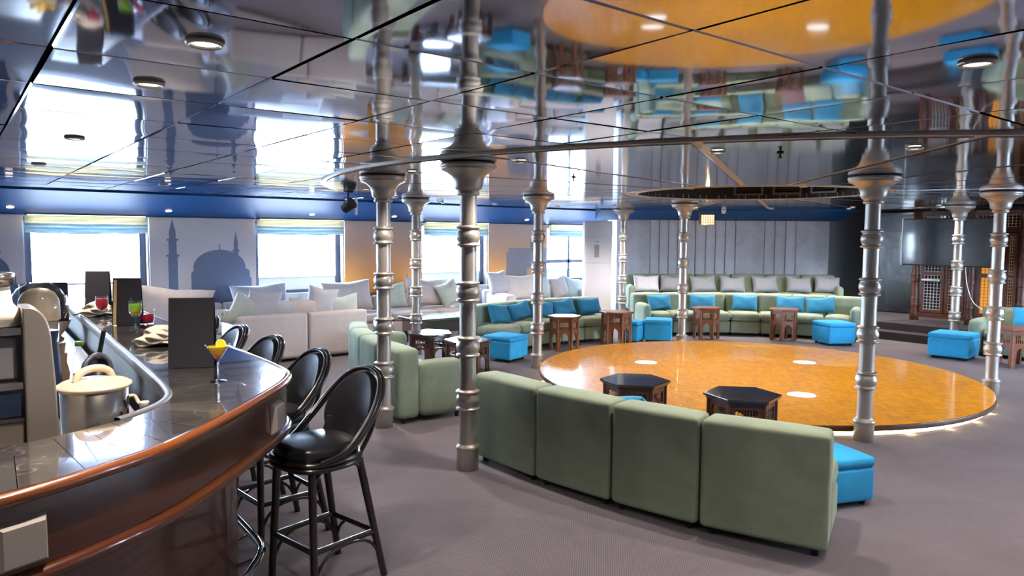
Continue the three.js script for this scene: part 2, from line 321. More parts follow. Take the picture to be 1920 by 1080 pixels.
/* windows */
let winNo = 0;
function makeWindow(r0, r1, Lout, dir, mullion, film) {
  const w = struct(`window_${++winNo}`), z = -(Lout);            // dir: +1 outside lies towards larger L
  const zf = z - dir * 0.16, t = 0.05, sw = 0.09;
  const st = (x0, x1, y0, y1) => box(x0, y0, zf - t / 2, x1, y1, zf + t / 2);
  part(w, 'window_frame', merge([st(r0, r0 + sw, SILL, HEAD), st(r1 - sw, r1, SILL, HEAD), st(r0, r1, SILL, SILL + 0.05), st(r0, r1, HEAD - 0.05, HEAD)]), M.frame);
  part(w, 'pane', box(r0 + sw, SILL + 0.05, zf - 0.004, r1 - sw, HEAD - 0.05, zf + 0.004), M.glass);
  part(w, 'window_sill', box(r0 - 0.03, SILL - 0.03, Math.min(z, z + dir * 0.05) - 0.001, r1 + 0.03, SILL + 0.004, Math.max(z, z + dir * 0.05)), M.whiteWall);
  if (film) { part(w, 'added_film', box(r0 + sw, SILL + 0.05, zf + 0.006, r1 - sw, 1.03, zf + 0.01), film); part(w, 'transom', st(r0 + sw, r1 - sw, 1.02, 1.045), M.whiteWall); }  // film added to give the bright, blown-out band under the windows
  if (mullion) { part(w, 'mullion', st((r0 + r1) / 2 - 0.03, (r0 + r1) / 2 + 0.03, SILL + 0.05, HEAD - 0.05), M.frame); part(w, 'transom', st(r0 + sw, r1 - sw, SILL + 0.42, SILL + 0.5), M.frame); }
}
const film = (t) => phy({ color: '#f4f4f6', roughness: 1, transmission: t, thickness: 0 });
const filmDense = film(0.07), filmThin = film(0.35);
WIN.forEach(([a, b], k) => makeWindow(a, b, WALL_L, 1, k === 4, k < 2 ? filmThin : filmDense));
nearWin.forEach(([a, b]) => makeWindow(a, b, NEAR_L, -1, false));

/* roman blinds */
const blindLabels = ['', 'roman blind over the leftmost window, behind the menus on the bar', 'roman blind over the window between the mosque panel and the orange panel', 'roman blind over the window right of the orange sunset panel', 'roman blind over the small far window beside the tall air conditioner'];
WIN.forEach(([a, b], k) => {
  if (k === 0) return;
  const pr = [], N = 40, y1 = 2.05, y0 = 1.80;
  for (let i = 0; i <= N; i++) { const t = i / N, y = y1 - (y1 - y0) * t; pr.push([0.05 + (t > 0.36 ? 0.028 * Math.abs(Math.sin((t - 0.36) / 0.64 * Math.PI * 3)) + 0.016 * (t - 0.36) : 0.004 * Math.sin(t * 9)), y]); }
  const pos = [], uv = [], ind = [], nx = 24, w = b - a - 0.02;
  for (let s = 0; s < 2; s++) for (let i = 0; i <= N; i++) for (let j = 0; j <= nx; j++) {
    const u = j / nx, sag = -0.012 * Math.sin(u * Math.PI) * (i / N) + 0.004 * Math.sin(u * 17 + k * 3 + i * 0.3) * (i / N);
    pos.push(a + 0.01 + w * u, pr[i][1] + sag, -WALL_L + pr[i][0] + 0.004 * Math.sin(u * 11 + i * 0.4 + k) - s * 0.004); uv.push(w * u, pr[i][1]);
  }
  const W = nx + 1, off = (N + 1) * W;
  for (let s = 0; s < 2; s++) for (let i = 0; i < N; i++) for (let j = 0; j < nx; j++) { const q = s * off + i * W + j; if (s) ind.push(q, q + 1, q + W, q + 1, q + W + 1, q + W); else ind.push(q, q + W, q + 1, q + 1, q + W, q + W + 1); }
  const g = new THREE.BufferGeometry(); g.setAttribute('position', new THREE.Float32BufferAttribute(pos, 3)); g.setAttribute('uv', new THREE.Float32BufferAttribute(uv, 2)); g.setIndex(ind); g.computeVertexNormals();
  const cx = (a + b) / 2; g.translate(-cx, -y0, WALL_L);
  const t = thing('roman_blind', 'pale teal pleated ' + blindLabels[k], 'blind', [cx, y0, -WALL_L], 0, 'roman blinds on the window wall');
  part(t, 'fabric', g, M.blind); part(t, 'head_rail', box(-w / 2, 0.245, 0.004, w / 2, 0.262, 0.05), M.frame);
  const bar = rod([-w / 2, -0.012, 0.078], [w / 2, -0.012, 0.078], 0.006); part(t, 'bottom_bar', bar, M.frame);
});

/* grey padded back wall */
{
  const w = struct('wall_back'); w.position.copy(V(...DIAG0)); w.rotation.y = DIAG_TURN;
  part(w, 'wall_panel', box(-0.05, 0, -0.25, DIAG_LEN + 0.05, 2.75, -0.005), M.plaster);
  const px = [1165, 1216, 1233, 1250, 1267, 1300, 1319, 1337, 1355, 1374, 1428, 1447, 1467, 1486, 1545].map((u) => (u - 1165) / 380 * DIAG_LEN);
  for (let i = 0; i < px.length - 1; i++) { const W = px[i + 1] - px[i] - 0.006; part(w, 'padded_panel', softBox(W, 1.24, 0.05, 0.016, { puff: [0, 0, 0.012] }).translate((px[i] + px[i + 1]) / 2, 1.55, 0.022), M.greyPad); }
  const r = struct('wall_corner'); part(r, 'wall_panel', box(0, 0, -0.1, 1.75, 2.75, 0.1), M.whiteWall); r.position.copy(V(11.66, 0, 11.0)); r.rotation.y = Math.atan2(1.4, 0.95);
  const s = struct('wall_stage');
  part(s, 'stage_back_wall', box(STAGE_R, 0, -8.7, STAGE_R + 0.3, 2.75, -NEAR_L + 0.3), M.blackMatt);
  for (const [a, b] of [[7.3, 5.9], [5.88, 4.6], [4.58, 3.3], [3.28, 2.0]]) part(s, 'glossy_panel', rbox(0.03, 2.05, a - b, 0.006, STAGE_R - 0.016, 1.31, -(a + b) / 2), M.blackGloss);
}

/* ---------- ceiling ---------- */
const ceil = struct('ceiling');
{
  const TS = 0.68, R0 = 0.272 - 6 * TS, L0 = 1.285 - 6 * TS, EL = 11.25, ER = 12.35;
  const sh = new THREE.Shape(); sh.moveTo(END_R - 0.3, -NEAR_L + 0.4); sh.lineTo(STAGE_R + 0.4, -NEAR_L + 0.4); sh.lineTo(STAGE_R + 0.4, -13); sh.lineTo(END_R - 0.3, -13); sh.closePath();
  const hole = new THREE.Path(); hole.absarc(CX, -CL, 5.12, 0, Math.PI * 2); sh.holes.push(hole);
  part(ceil, 'ceiling_slab', new THREE.ExtrudeGeometry(sh, { depth: 0.1, bevelEnabled: false, curveSegments: 96 }).rotateX(Math.PI / 2).scale(1, 1, 1).translate(0, CEIL + 0.125, 0), M.backing);
  /* wavy polished panels: a few variants, shared */
  const NV = 10, variants = [];
  for (let k = 0; k < NV; k++) {
    const w = [0, 1, 2, 3, 4].map(() => [rr(3, 11), rr(0, 6.28), rr(0, 6.28), rr(0.0001, 0.0003)]), tx = rr(-0.005, 0.005), tz = rr(-0.005, 0.005), sg = rr(0.0008, 0.0032), hh2 = (TS / 2) ** 2;
    const f = (x, z) => { const ex = 1 - x * x / hh2, ez = 1 - z * z / hh2; let y = tx * x + tz * z - sg * ex * ez, dx = tx + sg * ez * 2 * x / hh2, dz = tz + sg * ex * 2 * z / hh2; for (const [fr, an, ph, am] of w) { const c = Math.cos(an), s = Math.sin(an), a = fr * (c * x + s * z) + ph; y += am * 2 * Math.sin(a); dx += am * 2 * fr * c * Math.cos(a); dz += am * 2 * fr * s * Math.cos(a); } return [y, dx, dz]; };
    const n = 12, h = TS / 2 - 0.004, b = 0.005, pos = [], nor = [], uv = [], ind = [];
    for (let j = 0; j <= n; j++) for (let i = 0; i <= n; i++) { const x = (-1 + 2 * i / n) * (h - b), z = (-1 + 2 * j / n) * (h - b), [y, dx, dz] = f(x, z), l = Math.hypot(dx, 1, dz); pos.push(x, y, z); nor.push(dx / l, -1 / l, dz / l); uv.push(x, z); }
    for (let j = 0; j < n; j++) for (let i = 0; i < n; i++) { const a = j * (n + 1) + i; ind.push(a, a + 1, a + n + 1, a + 1, a + n + 2, a + n + 1); }
    const skirt = (pts, out, nn) => { const o = pos.length / 3; pts.forEach(([x, z]) => { const y = f(x, z)[0]; pos.push(x, y, z, x + out[0] * b, 0.006, z + out[1] * b); nor.push(...nn, ...nn); uv.push(x, z, x, z); }); for (let i = 0; i < pts.length - 1; i++) { const a = o + 2 * i; ind.push(a, a + 2, a + 1, a + 1, a + 2, a + 3); } };
    const q = h - b, line = (fn) => Array.from({ length: n + 1 }, (_, i) => fn(-q + 2 * q * i / n)), s2 = Math.SQRT1_2;
    skirt(line((t) => [t, -q]), [0, -1], [0, -s2, -s2]); skirt(line((t) => [t, q]), [0, 1], [0, -s2, s2]); skirt(line((t) => [-q, t]), [-1, 0], [-s2, -s2, 0]); skirt(line((t) => [q, t]), [1, 0], [s2, -s2, 0]);
    const g = new THREE.BufferGeometry(); g.setAttribute('position', new THREE.Float32BufferAttribute(pos, 3)); g.setAttribute('normal', new THREE.Float32BufferAttribute(nor, 3)); g.setAttribute('uv', new THREE.Float32BufferAttribute(uv, 2)); g.setIndex(ind); variants.push(g);
  }
  camera.updateMatrixWorld(); camera.updateProjectionMatrix();
  const cells = [];
  for (let i = -1; i < 27; i++) for (let j = -1; j < 24; j++) {
    const R = R0 + (i + 0.5) * TS, L = L0 + (j + 0.5) * TS;
    if (R < END_R + 0.3 || R > STAGE_R - 0.3 || L < NEAR_L + 0.25 || L > EL - 0.3) continue;
    if (R * 0.617 + L * 0.787 > 14.55 && R > 8.5) continue;
    const far = Math.max(...[[-1, -1], [1, -1], [-1, 1], [1, 1]].map(([a, b]) => Math.hypot(R + a * TS / 2 - CX, L + b * TS / 2 - CL))); if (far < 5.15) continue;
    const p = V(R, CEIL, L).project(camera), d = V(R, CEIL, L).applyMatrix4(camera.matrixWorldInverse).z;
    const seen = d < 0 && Math.abs(p.x) < 1.25 && p.y < 1.6 && p.y > -1.2;
    cells.push({ R, L, size: seen ? 1 / Math.pow(-d, 3) : 0, v: Math.floor(rnd() * NV), t: Math.floor(rnd() * 4) });
  }
  cells.sort((a, b) => b.size - a.size);
  const rest = [];
  cells.forEach((c, i) => {
    if (i < 290 && c.size > 0) { const m = part(ceil, 'ceiling_panel', variants[c.v], M.mirror); m.position.set(c.R, CEIL, -c.L); m.rotation.y = c.t * Math.PI / 2; }
    else rest.push(variants[c.v].clone().rotateY(c.t * Math.PI / 2).translate(c.R, CEIL, -c.L));
  });
  if (rest.length) part(ceil, 'ceiling_panels', merge(rest), M.mirror).userData.kind = 'stuff';
  /* lower ring over the dance floor: wedge panels with pale trims between */
  const NS = 22, A0 = -133.5, ri = 1.58, ro = 5.15;
  const ann = new THREE.Shape(); ann.absarc(CX, -CL, 5.2, 0, Math.PI * 2); const ah = new THREE.Path(); ah.absarc(CX, -CL, 1.42, 0, Math.PI * 2); ann.holes.push(ah);
  part(ceil, 'ring_slab', new THREE.ExtrudeGeometry(ann, { depth: 0.06, bevelEnabled: false, curveSegments: 128 }).rotateX(Math.PI / 2).translate(0, RING + 0.068, 0), M.trimBeige);
  for (let k = 0; k < NS; k++) {
    const a0 = A0 + k * 360 / NS, a1 = a0 + 360 / NS, n = 16, m = 5, pos = [], nor = [], uv = [], ind = [];
    const ws = [0, 1, 2].map(() => [rr(2, 6), rr(0, 6.28), rr(0, 6.28), rr(0.0002, 0.0006)]);
    for (let i = 0; i <= n; i++) for (let j = 0; j <= m; j++) {
      const r = ri + (ro - ri) * i / n, g0 = (k % 2 ? 0.03 : 0.04) / r / D, a = a0 + g0 + (a1 - a0 - 2 * g0) * j / m, [R, L] = pol(r, a), x = R, z = -L;
      let y = 0, dx = 0, dz = 0; for (const [fr, an, ph, am] of ws) { const c = Math.cos(an), s = Math.sin(an), q = fr * (c * x + s * z) + ph; y += am * Math.sin(q); dx += am * fr * c * Math.cos(q); dz += am * fr * s * Math.cos(q); }
      const l = Math.hypot(dx, 1, dz); pos.push(x, RING + y, z); nor.push(dx / l, -1 / l, dz / l); uv.push(x, z);
    }
    for (let i = 0; i < n; i++) for (let j = 0; j < m; j++) { const a = i * (m + 1) + j; ind.push(a, a + 1, a + m + 1, a + 1, a + m + 2, a + m + 1); }
    // thin raised edge round the panel
    const border = []; for (let j = 0; j <= m; j++) border.push(j); for (let i = 1; i <= n; i++) border.push(i * (m + 1) + m); for (let j = m - 1; j >= 0; j--) border.push(n * (m + 1) + j); for (let i = n - 1; i >= 0; i--) border.push(i * (m + 1));
    const o = pos.length / 3; border.forEach((q) => { const x = pos[3 * q], y = pos[3 * q + 1], z = pos[3 * q + 2]; pos.push(x, y, z, x, RING + 0.012, z); nor.push(0, 0, 1, 0, 0, 1); uv.push(x, z, x, z); });
    for (let q = 0; q < border.length - 1; q++) { const a = o + 2 * q; ind.push(a, a + 1, a + 2, a + 1, a + 3, a + 2); }
    const g = new THREE.BufferGeometry(); g.setAttribute('position', new THREE.Float32BufferAttribute(pos, 3)); g.setAttribute('normal', new THREE.Float32BufferAttribute(nor, 3)); g.setAttribute('uv', new THREE.Float32BufferAttribute(uv, 2)); g.setIndex(ind);
    part(ceil, 'ring_panel', g, M.mirrorRing);
  }
  /* round recess in the middle */
  part(ceil, 'recess_wall', lathe([[1.42, 0.5], [1.42, 0]], 96).translate(CX, RING, -CL), M.blackMatt);
  part(ceil, 'recess_top', new THREE.CylinderGeometry(1.44, 1.44, 0.04, 64).translate(CX, RING + 0.52, -CL), M.blackMatt);
  part(ceil, 'recess_rim', new THREE.TorusGeometry(1.425, 0.01, 8, 96).rotateX(Math.PI / 2).translate(CX, RING + 0.004, -CL), M.trimBeige);
  /* sloped blue cove along the window wall and the back wall */
  const c = struct('trim_3');
  const prism = (pts, r0, r1) => { const s = new THREE.Shape(); pts.forEach(([a, b], i) => i ? s.lineTo(a, b) : s.moveTo(a, b)); s.closePath(); return new THREE.ExtrudeGeometry(s, { depth: r1 - r0, bevelEnabled: false }).translate(0, 0, r0); };
  part(c, 'blue_cove', prism([[EL, CEIL + 0.02], [EL, CEIL - 0.012], [12.2, 2.10], [WALL_L, 2.06], [WALL_L, CEIL + 0.02]], END_R, WALL_B).applyMatrix4(new THREE.Matrix4().set(0, 0, 1, 0, 0, 1, 0, 0, -1, 0, 0, 0, 0, 0, 0, 1)), M.cove);
  const bc = part(c, 'blue_cove_back', prism([[0, CEIL + 0.02], [0, 2.165], [0.15, 2.185], [0.95, CEIL - 0.012], [0.95, CEIL + 0.02]], -DIAG_LEN - 0.2, 0.6).applyMatrix4(new THREE.Matrix4().set(0, 0, -1, 0, 0, 1, 0, 0, 1, 0, 0, 0, 0, 0, 0, 1)), M.cove); bc.position.copy(V(...DIAG0)); bc.rotation.y = DIAG_TURN;
}

/* ---------- columns ---------- */
const columnAt = {
  A: [3.11, 4.51, 'silver column just left of the nearest green sofa backs'], B: [3.18, 5.99, 'silver column behind the nearest bar stool'],
  C: [6.39, 3.04, 'silver column on the near edge of the dance floor, right of the hexagonal tables'], D: [6.31, 7.48, 'silver column at the left end of the dance floor'],
  E: [5.54, 9.41, 'slim far silver column before the dark coffee table and white sofa'], F: [9.52, 7.58, 'silver column at the far edge of the dance floor before the grey padded wall'],
  G: [10.6, 9.95, 'farthest silver column, right of the tall white air conditioner'], H: [9.45, 3.06, 'silver column at the right end of the dance floor, in front of the television'],
  I: [12.88, 4.74, 'silver column behind the blue ottoman, before the middle of the television'],
};
{
  const top = RING, P = [[0.0, 0], [0.084, 0], [0.084, 0.15], [0.088, 0.158], [0.092, 0.172], [0.088, 0.186], [0.075, 0.196], [0.066, 0.21]];
  for (const y of [0.542, 0.955, 1.375, 1.795]) P.push([0.064, y - 0.085], [0.070, y - 0.078], [0.088, y - 0.074], [0.093, y - 0.066], [0.088, y - 0.058], [0.074, y - 0.052], [0.080, y - 0.04], [0.089, y - 0.02], [0.091, y], [0.089, y + 0.02], [0.080, y + 0.04], [0.074, y + 0.052], [0.088, y + 0.058], [0.093, y + 0.066], [0.088, y + 0.074], [0.070, y + 0.078], [0.064, y + 0.085]);
  const shaft = [...P, [0.063, top - 0.24]];
  const cap = [[0.063, -0.245], [0.08, -0.24], [0.088, -0.228], [0.08, -0.216], [0.078, -0.206], [0.096, -0.196], [0.105, -0.178], [0.109, -0.15], [0.115, -0.125], [0.125, -0.105], [0.142, -0.086], [0.165, -0.071], [0.19, -0.06], [0.205, -0.052], [0.208, -0.046], [0.2, -0.04], [0.212, -0.034], [0.215, -0.022], [0.21, -0.01], [0.2, -0.003], [0, -0.003]].map(([r, y]) => [r, y + top]);
  const sg = lathe(shaft, 40), cg = lathe(cap, 48);
  for (const k of Object.keys(columnAt)) { const [R, L, lab] = columnAt[k]; const t = thing('column', lab, 'column', [R, 0, -L], 0, 'turned silver columns'); part(t, 'shaft', sg, M.silver); part(t, 'capital', cg, M.silver); }
}

/* ---------- dance floor ---------- */
{
  const t = thing('dance_floor', 'large round glossy amber parquet dance floor with a lit edge', 'dance floor', [CX, 0, -CL]);
  const r = 2.63, top = new THREE.CylinderGeometry(r - 0.006, r - 0.006, 0.012, 128).translate(0, 0.106, 0);
  const p = top.attributes.position, uv = top.attributes.uv; for (let i = 0; i < p.count; i++) uv.setXY(i, p.getX(i) * 0.8 + p.getZ(i) * 0.6, p.getZ(i) * 0.8 - p.getX(i) * 0.6);
  part(t, 'parquet_top', top, M.parquet);
  part(t, 'edge_band', lathe([[2.5, 0.056], [r, 0.056], [r + 0.004, 0.062], [r + 0.004, 0.1], [r - 0.004, 0.107], [2.5, 0.1]], 128), M.edgeWood);
  part(t, 'plinth', new THREE.CylinderGeometry(2.42, 2.42, 0.1, 96).translate(0, 0.05, 0), M.foot);
  part(t, 'led_strip', new THREE.CylinderGeometry(2.57, 2.57, 0.048, 128, 1, true).translate(0, 0.028, 0), M.ledStrip, 'warm white light strip under the rim');
  for (let k = 0; k < 32; k++) { const a = k / 32 * Math.PI * 2; const l = new THREE.PointLight('#ffe2ad', 0.04, 0, 2); l.position.set(2.595 * Math.cos(a), 0.03, 2.595 * Math.sin(a)); l.castShadow = true; l.shadow.radius = 0.4; l.name = 'led_strip_light'; t.add(l); }
  [[7.35, 6.44, 'round white floor light set in the far left of the dance floor'], [9.11, 5.17, 'round white floor light set in the far right of the dance floor'], [7.19, 4.1, 'round white floor light set in the near side of the dance floor']].forEach(([R, L, lab]) => {
    const f = thing('floor_light', lab, 'floor light', [R, 0.1122, -L], 0, 'lights set in the dance floor');
    part(f, 'lens', new THREE.CylinderGeometry(0.145, 0.145, 0.003, 40).translate(0, 0.0015, 0), M.floorLight); part(f, 'rim', new THREE.TorusGeometry(0.15, 0.005, 8, 48).rotateX(Math.PI / 2).translate(0, 0.002, 0), M.steelSoft);
  });
}

/* ---------- modular green sofas ---------- */
const sub = (a, b) => [a[0] - b[0], a[1] - b[1]], nrm = (v) => { const l = Math.hypot(...v); return [v[0] / l, v[1] / l]; };
/* quad: F0,F1 front corners, B0,B1 back corners in (R, L); left/right arms take a share of the width */
function sofaModule(name, label, cat, group, F0, F1, B0, B1, o = {}) {
  const { y0 = 0, h = 0.72, seat = 0.42, bt = 0.24, mat = M.green, armL = 0, armR = 0, armH = 0.58, cushionMat = mat, backTop = h, lean = 0.03, edge = 0.05 } = o;
  const c = [(F0[0] + F1[0] + B0[0] + B1[0]) / 4, (F0[1] + F1[1] + B0[1] + B1[1]) / 4];
  const t = thing(name, label, cat, [c[0], y0, -c[1]], 0, group);
  const W = (Math.hypot(...sub(F1, F0)) + Math.hypot(...sub(B1, B0))) / 2, Dp = (Math.hypot(...sub(B0, F0)) + Math.hypot(...sub(B1, F1))) / 2;
  // u across 0..1 , v front(0) to back(1)
  const at = (u, v, y) => { const a = [F0[0] + (F1[0] - F0[0]) * u, F0[1] + (F1[1] - F0[1]) * u], b = [B0[0] + (B1[0] - B0[0]) * u, B0[1] + (B1[1] - B0[1]) * u]; return [a[0] + (b[0] - a[0]) * v - c[0], y, -(a[1] + (b[1] - a[1]) * v - c[1])]; };
  // the handedness of (u, v) decides which way round the box is mapped
  const cr = (F1[0] - F0[0]) * (B0[1] - F0[1]) - (F1[1] - F0[1]) * (B0[0] - F0[0]);
  const blk = (u0, u1, v0, v1, ya, yb, r, opt = {}) => {
    const w = (u1 - u0) * W, d = (v1 - v0) * Dp, hh = yb - ya, ln = opt.lean ?? 0;
    return softBox(w, hh, d, r, { ...opt, map: (x, y, z) => { const yy = (ya + yb) / 2 + y; const s = cr > 0 ? x / w : -x / w; return at((u0 + u1) / 2 + s * (u1 - u0), (v0 + v1) / 2 - z / d * (v1 - v0) - (opt.front ? 0 : ln * (yy - ya) * (z > 0 ? 0 : 0)), yy); } });
  };
  const g = 0.006 / W, ua = armL ? armL / W : 0, ub = 1 - (armR ? armR / W : 0), vb = 1 - bt / Dp;
  part(t, 'base', blk(ua + g, ub - g, 0.02, vb, 0.05, seat - 0.155, 0.025), mat);
  part(t, 'seat_cushion', blk(ua + g, ub - g, 0, vb + 0.02, seat - 0.15, seat, 0.055, { puff: [0, 0.022, 0.012] }), cushionMat);
  part(t, 'backrest', blk(0 + g, 1 - g, vb + 0.02, 1, 0.045, backTop, edge, { puff: [0, 0.008, 0.012] }), mat);
  const arm = (a, b) => part(t, 'armrest', blk(a, b, 0.02, vb + 0.015, 0.05, armH, 0.07, { puff: [0.008, 0.015, 0.008] }), mat);
  if (armL) arm(g, ua - g * 0.5); if (armR) arm(ub + g * 0.5, 1 - g);
  for (const [u, v] of [[0.1, 0.1], [0.9, 0.1], [0.1, 0.9], [0.9, 0.9]]) { const p = at(u, v, 0); part(t, 'foot', new THREE.CylinderGeometry(0.025, 0.02, 0.055, 10).translate(p[0], 0.0275, p[2]), M.foot); }
  return t;
}
const ORD = ['first', 'second', 'third', 'fourth', 'fifth', 'sixth', 'seventh', 'eighth'];
/* a row of modules from a polyline of back points; depth to the side of `towards` */
function sofaRow(B, depth, towards, labelOf, group, opt = {}) {
  const n = B.length, N = [];
  for (let i = 0; i < n; i++) {
    const a = B[Math.max(0, i - 1)], b = B[Math.min(n - 1, i + 1)], d = nrm(sub(b, a)); let q = [-d[1], d[0]]; const w = sub(towards, B[i]); if (q[0] * w[0] + q[1] * w[1] < 0) q = [-q[0], -q[1]]; N.push(q);
  }
  if (opt.lastNormal) N[n - 1] = opt.lastNormal;
  const F = B.map((b, i) => [b[0] + N[i][0] * depth, b[1] + N[i][1] * depth]), out = [];
  for (let i = 0; i < n - 1; i++) out.push({ mod: sofaModule(opt.name ?? 'sofa_module', labelOf(i), 'sofa', group, F[i], F[i + 1], B[i], B[i + 1], { ...opt, armL: i === 0 ? (opt.firstArm ?? 0) : 0, armR: i === n - 2 ? (opt.lastArm ?? 0) : 0 }), F0: F[i], F1: F[i + 1], B0: B[i], B1: B[i + 1] });
  return out;
}
/* nearest row, seen from behind */
const frontRow = sofaRow([[3.27, 4.66], [3.29, 3.93], [3.385, 3.265], [3.525, 2.66], [3.79, 1.97]], 0.68, [CX, CL], (i) => ['sage green sofa unit seen from behind, right beside the silver column', 'sage green sofa unit seen from behind, second from the silver column', 'sage green sofa unit seen from behind, third from the silver column', 'sage green sofa unit seen from behind, largest and nearest, beside the blue ottoman'][i], 'nearest green sofa row', { h: 0.71, edge: 0.035, lastNormal: [0.918, 0.397] });
/* row left of it, seen from its end */
const leftRow = sofaRow([[3.30, 5.93], [3.36, 6.52], [3.47, 7.12], [3.65, 7.71], [3.92, 8.3]], 0.72, [CX, CL], (i) => ['sage green sofa unit with armrest, near end of the row behind the bar stools', 'sage green sofa unit, second from the near end, behind the bar stools', 'sage green sofa unit, third from the near end, behind the bar stools', 'sage green sofa unit at the far end of the row behind the bar stools'][i], 'green sofa row beside the bar', { h: 0.72, firstArm: 0.17, lastArm: 0.17 });
/* row beyond the left side of the dance floor */
const midA = [113, 105.1, 97.2, 89.3, 81.4, 73.5];
const midRow = sofaRow(midA.map((a) => pol(4.27, a)), 0.74, [CX, CL], (i) => `mint green sofa unit, ${ORD[i]} from left, in the row left of the dance floor`, 'green sofa row left of the dance floor', { h: 0.72 });
/* row before the grey padded wall */
const backA = [69.5, 62, 54.5, 47, 39.5, 32, 24.6, 17.2];
const backRow = sofaRow(backA.map((a) => pol(4.78, a, 8.5, 4.9)), 0.74, [8.5, 4.9], (i) => `mint green sofa unit, ${ORD[i]} from the left in the long row beyond the dance floor`, 'long green sofa row beyond the dance floor', { h: 0.74, firstArm: 0.16, lastArm: 0.16 });
/* raised row against the padded wall */
const topB = []; for (let i = 0; i <= 6; i++) { const t = (0.04 + (DIAG_LEN + 0.06) * i / 6) / DIAG_LEN, k = 0.075; topB.push([DIAG_A[0] + (DIAG_B[0] - DIAG_A[0]) * t - 0.617 * k, DIAG_A[1] + (DIAG_B[1] - DIAG_A[1]) * t - 0.787 * k]); }
const topRow = sofaRow(topB, 0.68, [CX, 6], (i) => `green sofa unit, ${ORD[i]} from the left on the raised row against the padded wall`, 'raised green sofa row against the padded wall', { y0: 0.2, h: 0.8, firstArm: 0.15, lastArm: 0.15 });
/* row at the right edge */
const rightB = [[13.28, 4.42], [13.28, 3.72], [13.28, 3.02], [13.28, 2.32]];
const rightRow = sofaRow(rightB, 0.8, [CX, 3.4], (i) => ['mint green sofa unit with a rounded armrest behind the blue ottoman at the right', 'mint green sofa unit behind the right column and carved table', 'mint green sofa unit at the right edge of the picture'][i], 'green sofa row at the right', { h: 0.72, firstArm: 0.22, armH: 0.56 });

/* ---------- cushions ---------- */
const PG = { blue: pillowGeo(0.46, 0.30, 0.15, 0.0, 1), blue2: pillowGeo(0.50, 0.30, 0.15, 0.01, 2.2), grey: pillowGeo(0.55, 0.36, 0.17, 0.02, 0.4), grey2: pillowGeo(0.55, 0.36, 0.17, 0.035, 2.6), big: pillowGeo(0.95, 0.55, 0.22, 0.02, 0.9), sq: pillowGeo(0.48, 0.48, 0.17, 0.02, 1.7), long: pillowGeo(1.1, 0.34, 0.16, 0.0, 3.1) };
function cushion(geo, mat, R, y, L, face, lean, roll, label, group) {
  const m = single('cushion', geo, mat, label, 'cushion', [R, y, -L], 0, group);
  m.rotation.order = 'YXZ'; m.rotation.set(-lean * D, Math.atan2(face[0], -face[1]), roll * D); return m;
}
/* lean a cushion on a module: u across, drop from the top */
function onModule(q, u, geo, mat, halfH, roll, label, group, o = {}) {
  const { seat = 0.43, y0 = 0, bt = 0.24, lean = 20, gap = 0.115, dy = 0 } = o;
  const F = [q.F0[0] + (q.F1[0] - q.F0[0]) * u, q.F0[1] + (q.F1[1] - q.F0[1]) * u], B = [q.B0[0] + (q.B1[0] - q.B0[0]) * u, q.B0[1] + (q.B1[1] - q.B0[1]) * u], f = nrm(sub(F, B));
  const d = bt + gap + halfH * Math.sin(lean * D) * 0.5;
  return cushion(geo, mat, B[0] + f[0] * d, y0 + seat + halfH * Math.cos(lean * D) + 0.01 + dy, B[1] + f[1] * d, f, lean, roll, label, group);
}
[[0, 0.75, -6, 'blue'], [1, 0.72, 8, 'blue2'], [2, 0.72, -16, 'blue'], [3, 0.55, 7, 'blue2'], [4, 0.55, 3, 'blue']].forEach(([i, u, roll, g], k) => onModule(midRow[i], u, PG[g], M.tealPillow, 0.15, roll, ['teal blue cushion at the left end of the row left of the dance floor', 'teal blue cushion partly behind the silver column at the dance floor\'s left end', 'teal blue cushion tilted just right of the silver column at the dance floor\'s left end', 'largest teal blue cushion above the first carved table', 'teal blue cushion beside the taller carved table, far end of the row'][k], 'teal cushions left of the dance floor'));
[[0, 0.75, 3, 'blue'], [2, 0.2, -2, 'blue2'], [3, 0.55, -2, 'blue'], [4, 0.95, 0, 'blue2'], [5, 0.85, 6, 'blue2']].forEach(([i, u, roll, g], k) => onModule(backRow[i], u, PG[g], M.tealPillow, 0.15, roll, [`bright blue cushion left of the far silver column on the long green row`, `bright blue cushion behind the carved table beside the far silver column`, `bright blue cushion in the middle of the long green row`, `bright blue cushion behind the right carved table on the long green row`, `tilted bright blue cushion on the right end of the long green row`][k], 'blue cushions on the long green row'));
[[0, 0.55, 0, 'grey', M.greyWhite], [1, 0.3, -3, 'grey2', M.greyPillow], [2, 0.15, 4, 'grey', M.greyPillow], [2, 0.98, -2, 'grey2', M.greyPillow], [3, 0.9, 2, 'grey', M.greyPillow], [4, 0.85, -3, 'grey2', M.greyPillow], [5, 0.66, -4, 'grey', M.greyPillow]].forEach(([i, u, roll, g, m], k) => onModule(topRow[i], u, PG[g], m, 0.18, roll, `grey satin cushion, ${ORD[k]} from the left on the raised row against the padded wall`, 'grey cushions on the raised row', { y0: 0.2 }));
onModule(rightRow[1], 0.45, PG.long, M.teal, 0.17, 2, 'long bright blue cushion at the right edge of the picture', undefined, { seat: 0.44, lean: 16 });
onModule(frontRow[1], 0.8, PG.blue2, M.tealPillow, 0.15, -14, 'dark teal cushion corner rising over the nearest sofa backs, left of the hexagonal tables', undefined, { lean: 40 });
onModule(leftRow[3], 0.35, PG.blue2, M.navy, 0.15, 8, 'dark blue cushion on the far end of the green row beside the bar', undefined, { dy: 0.02 });

